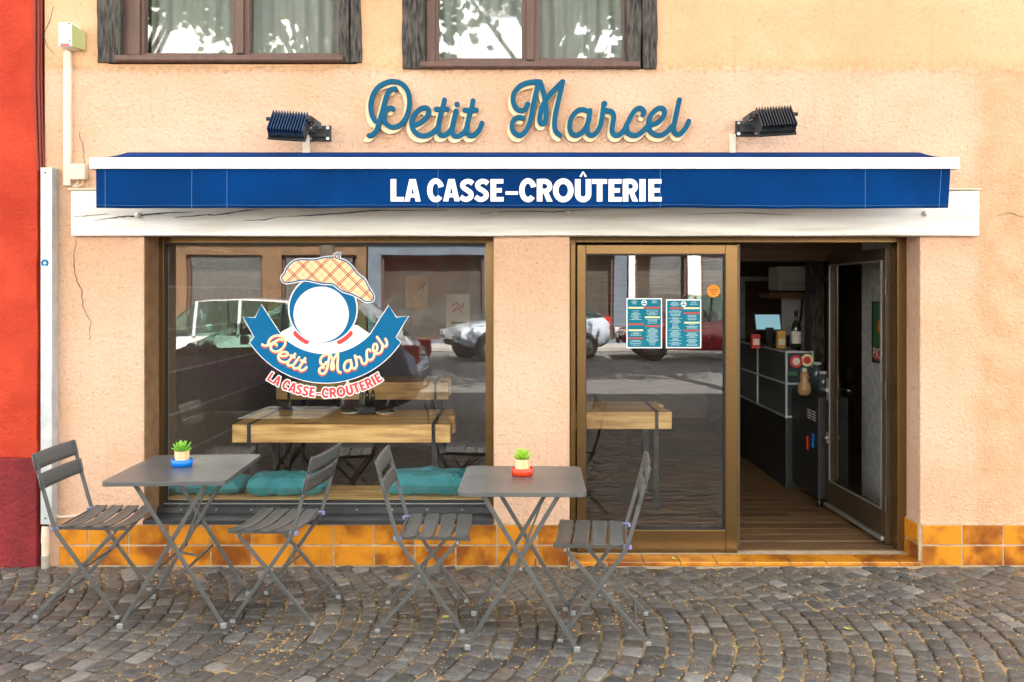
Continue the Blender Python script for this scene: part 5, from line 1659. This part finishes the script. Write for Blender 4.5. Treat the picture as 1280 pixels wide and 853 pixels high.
# ------------------------------------------------------------------ across the street (seen in the glass)
def opposite(x0, x1, h, wallm, label, bays, shop, groundm, yb=-20.0):
    root = tag(empty('townhouse', ((x0 + x1) / 2, yb, 0)), label, 'house')
    cx_ = (x0 + x1) / 2; wdt = x1 - x0
    holes = []
    bw = wdt / bays
    for f_ in range(int((h - 3.4) // 2.9)):
        for b in range(bays):
            c_ = -wdt / 2 + bw * (b + .5); z = 3.9 + 2.9 * f_
            holes.append((c_ - .5, c_ + .5, z, z + 1.7))
    sh = []
    for b in range(shop):
        c_ = -wdt / 2 + wdt / shop * (b + .5)
        sh.append((c_ - wdt / shop * .40, c_ + wdt / shop * .40, .2, 2.75))
    holed(-wdt / 2, wdt / 2, 3.2, h, 0, -.35, holes).build('facade', wallm, root)
    holed(-wdt / 2, wdt / 2, 0, 3.2, .01, -.35, sh).build('ground_floor', groundm, root)
    mb = MB(); mb.box((-wdt / 2, -.36, 0), (wdt / 2, -6, h)); mb.build('inner_volume', M['in_dark'], root)
    for hs in holes:
        w_ = frame_mb(hs[0], hs[1], hs[2], hs[3], -.12, -.18, .07).build('window', M['white_paint'], root)
        mb = MB(); mb.add([(hs[0] + .07, -.15, hs[2] + .07), (hs[1] - .07, -.15, hs[2] + .07), (hs[1] - .07, -.15, hs[3] - .07), (hs[0] + .07, -.15, hs[3] - .07)], [(0, 1, 2, 3)]); mb.build('pane', M['up_glass'], w_, recalc=False)
        mb = MB()
        for q in range(9): mb.box((hs[0] + q * .125 - .006, .04, hs[2] - .02), (hs[0] + q * .125 + .006, .052, hs[2] + .75))
        mb.box((hs[0] - .05, .035, hs[2] + .75), (hs[1] + .05, .057, hs[2] + .78)); mb.build('railing', M['steel_dark'], w_)
    for hs in sh:
        w_ = frame_mb(hs[0], hs[1], hs[2], hs[3], -.10, -.17, .08).build('shop_window', M['brown_frame'], root)
        mb = MB(); mb.add([(hs[0], -.14, hs[2]), (hs[1], -.14, hs[2]), (hs[1], -.14, hs[3]), (hs[0], -.14, hs[3])], [(0, 1, 2, 3)]); mb.build('pane', M['up_glass'], w_, recalc=False)
    mb = MB(); mb.add([(-wdt / 2, .4, h), (wdt / 2, .4, h), (wdt / 2, -3, h + 2.5), (-wdt / 2, -3, h + 2.5), (wdt / 2, -6, h), (-wdt / 2, -6, h)], [(0, 1, 2, 3), (3, 2, 4, 5)]); mb.build('roof', M['roof'], root, solid=.15)
    MB().box((-wdt / 2, 0, 3.15), (wdt / 2, .14, 3.45)).build('cornice', M['white_paint'], root)


opposite(-16, -4.6, 11.5, mk('cream_stucco', (.74, .70, .62), (.68, .63, .55), 4, 4, .9), 'cream townhouse across the street with wide shop windows', 4, 4, mk('brown_shopfront', (.20, .11, .05), (.14, .08, .04), 3, 4, .7))
opposite(-4.55, 3.2, 12.6, mk('bluegrey_stucco', (.55, .58, .61), (.48, .51, .54), 4, 4, .9), 'blue-grey townhouse across the street with iron railings', 3, 2, mk('slate_shopfront', (.13, .16, .20), (.10, .12, .15), 3, 4, .7))
opposite(3.25, 13, 12.0, mk('white_stucco', (.74, .72, .68), (.68, .66, .6), 4, 4, .9), 'white townhouse across the street with iron railings', 4, 5, mk('white_shopfront', (.74, .73, .70), (.68, .66, .63), 3, 4, .7))


def tree(x, y, h, r, label, seed):
    root = tag(empty('plane_tree', (x, y, 0)), label, 'tree'); rn = random.Random(seed)
    mb = MB(); mb.tube([(0, 0, -.1), (.03, 0, 1.2), (-.02, .05, h - r * 1.2), (0, 0, h)], [.17, .14, .11, .04], 12)
    cl = []
    for k in range(30):
        a = rn.uniform(0, 2 * pi); el = rn.uniform(-.5, 1.2); q = r * rn.uniform(.35, .95)
        c_ = Vector((cos(a) * cos(el) * q, sin(a) * cos(el) * q, h + sin(el) * q * .8)); cl.append((c_, r * rn.uniform(.22, .42)))
        mb.tube([(0, 0, h - r * rn.uniform(.5, 1.2)), c_ * .5 + Vector((0, 0, h * .5 - r * .2)), c_], [.05, .035, .012], 6)
    mb.build('trunk', M['bark'], root)
    m = MB()
    for c_, cr in cl:
        for k in range(330):
            d = Vector((rn.gauss(0, 1), rn.gauss(0, 1), rn.gauss(0, 1))).normalized() * cr * rn.uniform(.3, 1.1) ** .6
            p = c_ + d; s = rn.uniform(.085, .135)
            a1 = Vector((rn.gauss(0, 1), rn.gauss(0, 1), rn.gauss(0, .6))).normalized(); a2 = a1.orthogonal().normalized()
            m.add([p - a1 * s, p + a2 * s * .75, p + a1 * s, p - a2 * s * .75], [(0, 1, 2, 3)])
    m.build('crown', M['leaf'], root, recalc=False)


tree(.45, -7.8, 7.1, 3.0, 'leafy plane tree across the road opposite the wall between window and door', 4)
tree(-3.2, -8.6, 7.2, 2.9, 'leafy plane tree across the road opposite the window decal', 9)
tree(3.6, -8.0, 7.0, 3.0, 'leafy plane tree across the road opposite the open door', 12)
tree(-6.4, -8.2, 7.3, 2.9, 'leafy plane tree across the road opposite the red house', 15)
tree(7.2, -8.4, 7.1, 3.0, 'leafy plane tree furthest right across the road', 18)


# ------------------------------------------------------------------ parked cars (seen in the glass)
def car(x, y, L_, hgt, w, paint, label, yaw=0, wf=.42):
    """front towards -x"""
    root = tag(empty('parked_car', (x, y, -.012), radians(yaw)), label, 'car', 'cars parked along the street')
    st_ = [(0, .45, .58), (.02, .40, .72), (.10, .30, .86), (.24, .22, .98), (wf, .20, 1), (wf + (.80 - wf) * .45, .20, 1), (.80, .22, 1), (.93, .25, 1), (.985, .34, .9), (1, .45, .7)]
    zt = [.58, .70, .83, .94, hgt - .03, hgt, hgt - .05, 1.06, .92, .62]
    belt = [.5, .62, .75, .86, .90, .92, .96, .98, .84, .55]
    hwd = [.80, .92, .97, 1, 1, 1, 1, .97, .90, .78]
    rows = []
    for i, (f_, zb, _) in enumerate(st_):
        xx = (f_ - .5) * L_; hw2 = w / 2 * hwd[i]
        inner = hw2 * (.80 if zt[i] > belt[i] + .2 else .88)
        half = [(hw2 * .86, zb), (hw2, zb + .12), (hw2, (zb + belt[i]) / 2 + .05), (hw2 * .975, belt[i]), (inner, zt[i] - .03), (inner * .55, zt[i])]
        rows.append([(xx, -a, b) for a, b in half] + [(xx, a, b) for a, b in reversed(half)])
    body, win = MB(), MB()
    body.cs = True
    n = 12
    flat = [p for r_ in rows for p in r_]
    fb, fw = [], []
    for i in range(len(rows) - 1):
        for k in range(n - 1):
            q = (i * n + k, i * n + k + 1, (i + 1) * n + k + 1, (i + 1) * n + k)
            glassy = (k in (3, 7) and 3 <= i <= 6) or (k in (4, 5, 6) and i in (3, 6))
            (fw if glassy else fb).append(q)
    fb += [tuple(range(n)), tuple((len(rows) - 1) * n + k for k in range(n))[::-1]]
    body.add(flat, fb, True)
    bo = body.build('body', paint, root)
    win.add(flat, fw, False); win.build('window_glass', M['car_glass'], root)
    mb = MB()
    for i in (4, 5, 6):
        for s in (0, 1):
            a, b = (Vector(rows[i][3]), Vector(rows[i][4])) if s == 0 else (Vector(rows[i][8]), Vector(rows[i][7]))
            mb.tube([a + Vector((0, -.004 if s == 0 else .004, 0)), b], .03, 6)
    mb.build('pillar', paint, root)
    for f_ in (.44, .72):
        for s in (-1, 1):
            st2 = MB(); st2.box(((f_ - .5) * L_, s * .36 - .22, .35), ((f_ - .5) * L_ + .42, s * .36 + .22, .62)); st2.box(((f_ - .5) * L_ + .36, s * .36 - .21, .55), ((f_ - .5) * L_ + .48, s * .36 + .21, 1.12)); st2.build('seat', M['tyre'], root, bevel=.04)
    for f_ in (.18, .80):
        for s in (-1, 1):
            c_ = ((f_ - .5) * L_, s * (w / 2 - .07), .31)
            t_ = MB(); t_.lathe([(.19, -.1), (.29, -.1), (.31, -.07), (.31, .07), (.29, .1), (.19, .1)], n=28, closed=True); tt = t_.build('tyre', M['tyre'], root)
            tt.location = c_; tt.rotation_euler = (radians(90), 0, 0)
            t_ = MB(); t_.lathe([(0, -.085), (.195, -.085), (.195, .085), (0, .085)], n=20); rr = t_.build('rim', M['alu'], root); rr.location = c_; rr.rotation_euler = (radians(90), 0, 0)
            a_ = MB(); a_.lathe([(0, -.03), (.37, -.03), (.37, .115), (0, .115)], n=28); ar = a_.build('wheel_arch', M['tyre'], root); ar.location = (c_[0], s * (w / 2 - .13), .33); ar.rotation_euler = (radians(-90 * s), 0, 0)
    for s in (-1, 1):
        MB().box((-L_ / 2 - .004, s * w * .33 - .15, .58), (-L_ / 2 + .30, s * w * .33 + .15, .715)).build('headlight', M['lamp_glass'], root, bevel=.03)
        MB().box((L_ / 2 - .22, s * w * .38 - .09, .76), (L_ / 2 - .01, s * w * .38 + .09, .99)).build('tail_light', M['tail'], root, bevel=.03)
        MB().box((-L_ * .5 + L_ * .31, s * w * .5 - .02, .90), (-L_ * .5 + L_ * .31 + .11, s * w * .5 + s * .16, 1.03)).build('mirror', paint, root, bevel=.03)
        m2 = MB(); m2.box((-L_ * .5 + L_ * .46, s * w * .5 - .006, .80), (-L_ * .5 + L_ * .50, s * w * .5 + .008, .82)); m2.build('door_handle', M['alu'], root)
    MB().box((-L_ / 2 - .012, -.30, .36), (-L_ / 2 + .02, .30, .50)).build('grille', M['tyre'], root)
    MB().box((-L_ / 2 - .02, -.26, .50), (-L_ / 2 - .008, .26, .60)).build('number_plate', M['white_paint'], root)
    return root


M['tyre'] = mk('tyre_rubber', (.02, .02, .02), rough=.8)
M['car_glass'] = glass('car_window_glass', (.62, .82, .74), 1.7)
M['lamp_glass'] = mk('headlamp_glass', (.6, .62, .63), rough=.1)
M['tail'] = mk('tail_lamp', (.45, .01, .01), rough=.15)
paint = lambda n, c: mk(n, c, rough=.25, metal=.1, coat=1.0)
car(-3.15, -5.40, 3.9, 1.54, 1.70, paint('dark_blue_paint', (.07, .10, .19)), 'dark blue hatchback parked close to the cafe, left of the photographer', 0, .58)
car(-5.05, -9.4, 4.2, 1.52, 1.76, paint('white_paint_lacquer', (.74, .75, .75)), 'white car parked across the road from the shop window')
car(.15, -16.0, 4.1, 1.50, 1.74, paint('silver_blue_paint', (.55, .63, .72)), 'pale silver-blue hatchback parked on the far side', -24)
car(4.6, -16.0, 4.3, 1.60, 1.78, paint('red_lacquer', (.36, .012, .02)), 'red car parked behind the pale silver-blue hatchback')
car(9.8, -16.2, 4.3, 1.52, 1.76, paint('grey_lacquer', (.16, .16, .17)), 'grey car parked at the far right of the street')

# ------------------------------------------------------------------ light, sky, camera
EL, AZ = 52.0, 12.0            # sun stands behind the cafe, a little to the right
sun = bpy.data.lights.new('sun', 'SUN'); sun.energy = 5.0; sun.angle = radians(.53); sun.color = (1.0, .95, .87)
so = bpy.data.objects.new('sun', sun); COL.objects.link(so)
dirv = Vector((sin(radians(AZ)) * cos(radians(EL)), cos(radians(AZ)) * cos(radians(EL)), sin(radians(EL))))
so.rotation_euler = dirv.to_track_quat('Z', 'Y').to_euler(); so.location = dirv * 30
wld = bpy.data.worlds.new('World'); scene.world = wld; wld.use_nodes = True
N = wld.node_tree.nodes; Lk = wld.node_tree.links
sky = N.new('ShaderNodeTexSky'); sky.sky_type = 'NISHITA'; sky.sun_disc = False
sky.sun_elevation = radians(EL); sky.sun_rotation = radians(AZ); sky.air_density = 1.0; sky.dust_density = 2.0
hs = N.new('ShaderNodeHueSaturation'); hs.inputs['Saturation'].default_value = .22
Lk.new(sky.outputs[0], hs.inputs['Color']); Lk.new(hs.outputs[0], N['Background'].inputs[0]); N['Background'].inputs[1].default_value = .115

cam = bpy.data.cameras.new('camera'); co = bpy.data.objects.new('camera', cam); COL.objects.link(co)
co.location = (0, -D, H); co.rotation_euler = (radians(90), 0, 0)
cam.sensor_fit = 'HORIZONTAL'; cam.sensor_width = 36; cam.lens = F / 1280 * 36
cam.shift_x = -(CX - 640) / 1280; cam.shift_y = -(426.5 - CY) / 1280
cam.clip_start = .05; cam.clip_end = 300
scene.camera = co
vs_ = scene.view_settings
scene.display_settings.display_device = 'sRGB'
vs_.view_transform = 'Standard'; vs_.look = 'None'; vs_.gamma = 1; vs_.use_curve_mapping = False
vs_.exposure = 3.5
cy = scene.cycles
cy.use_denoising = True
try: cy.denoiser = 'OPENIMAGEDENOISE'
except Exception: pass
cy.max_bounces = 12; cy.diffuse_bounces = 7; cy.glossy_bounces = 4; cy.transparent_max_bounces = 12
cy.caustics_reflective = False; cy.caustics_refractive = False
cy.sample_clamp_indirect = 8
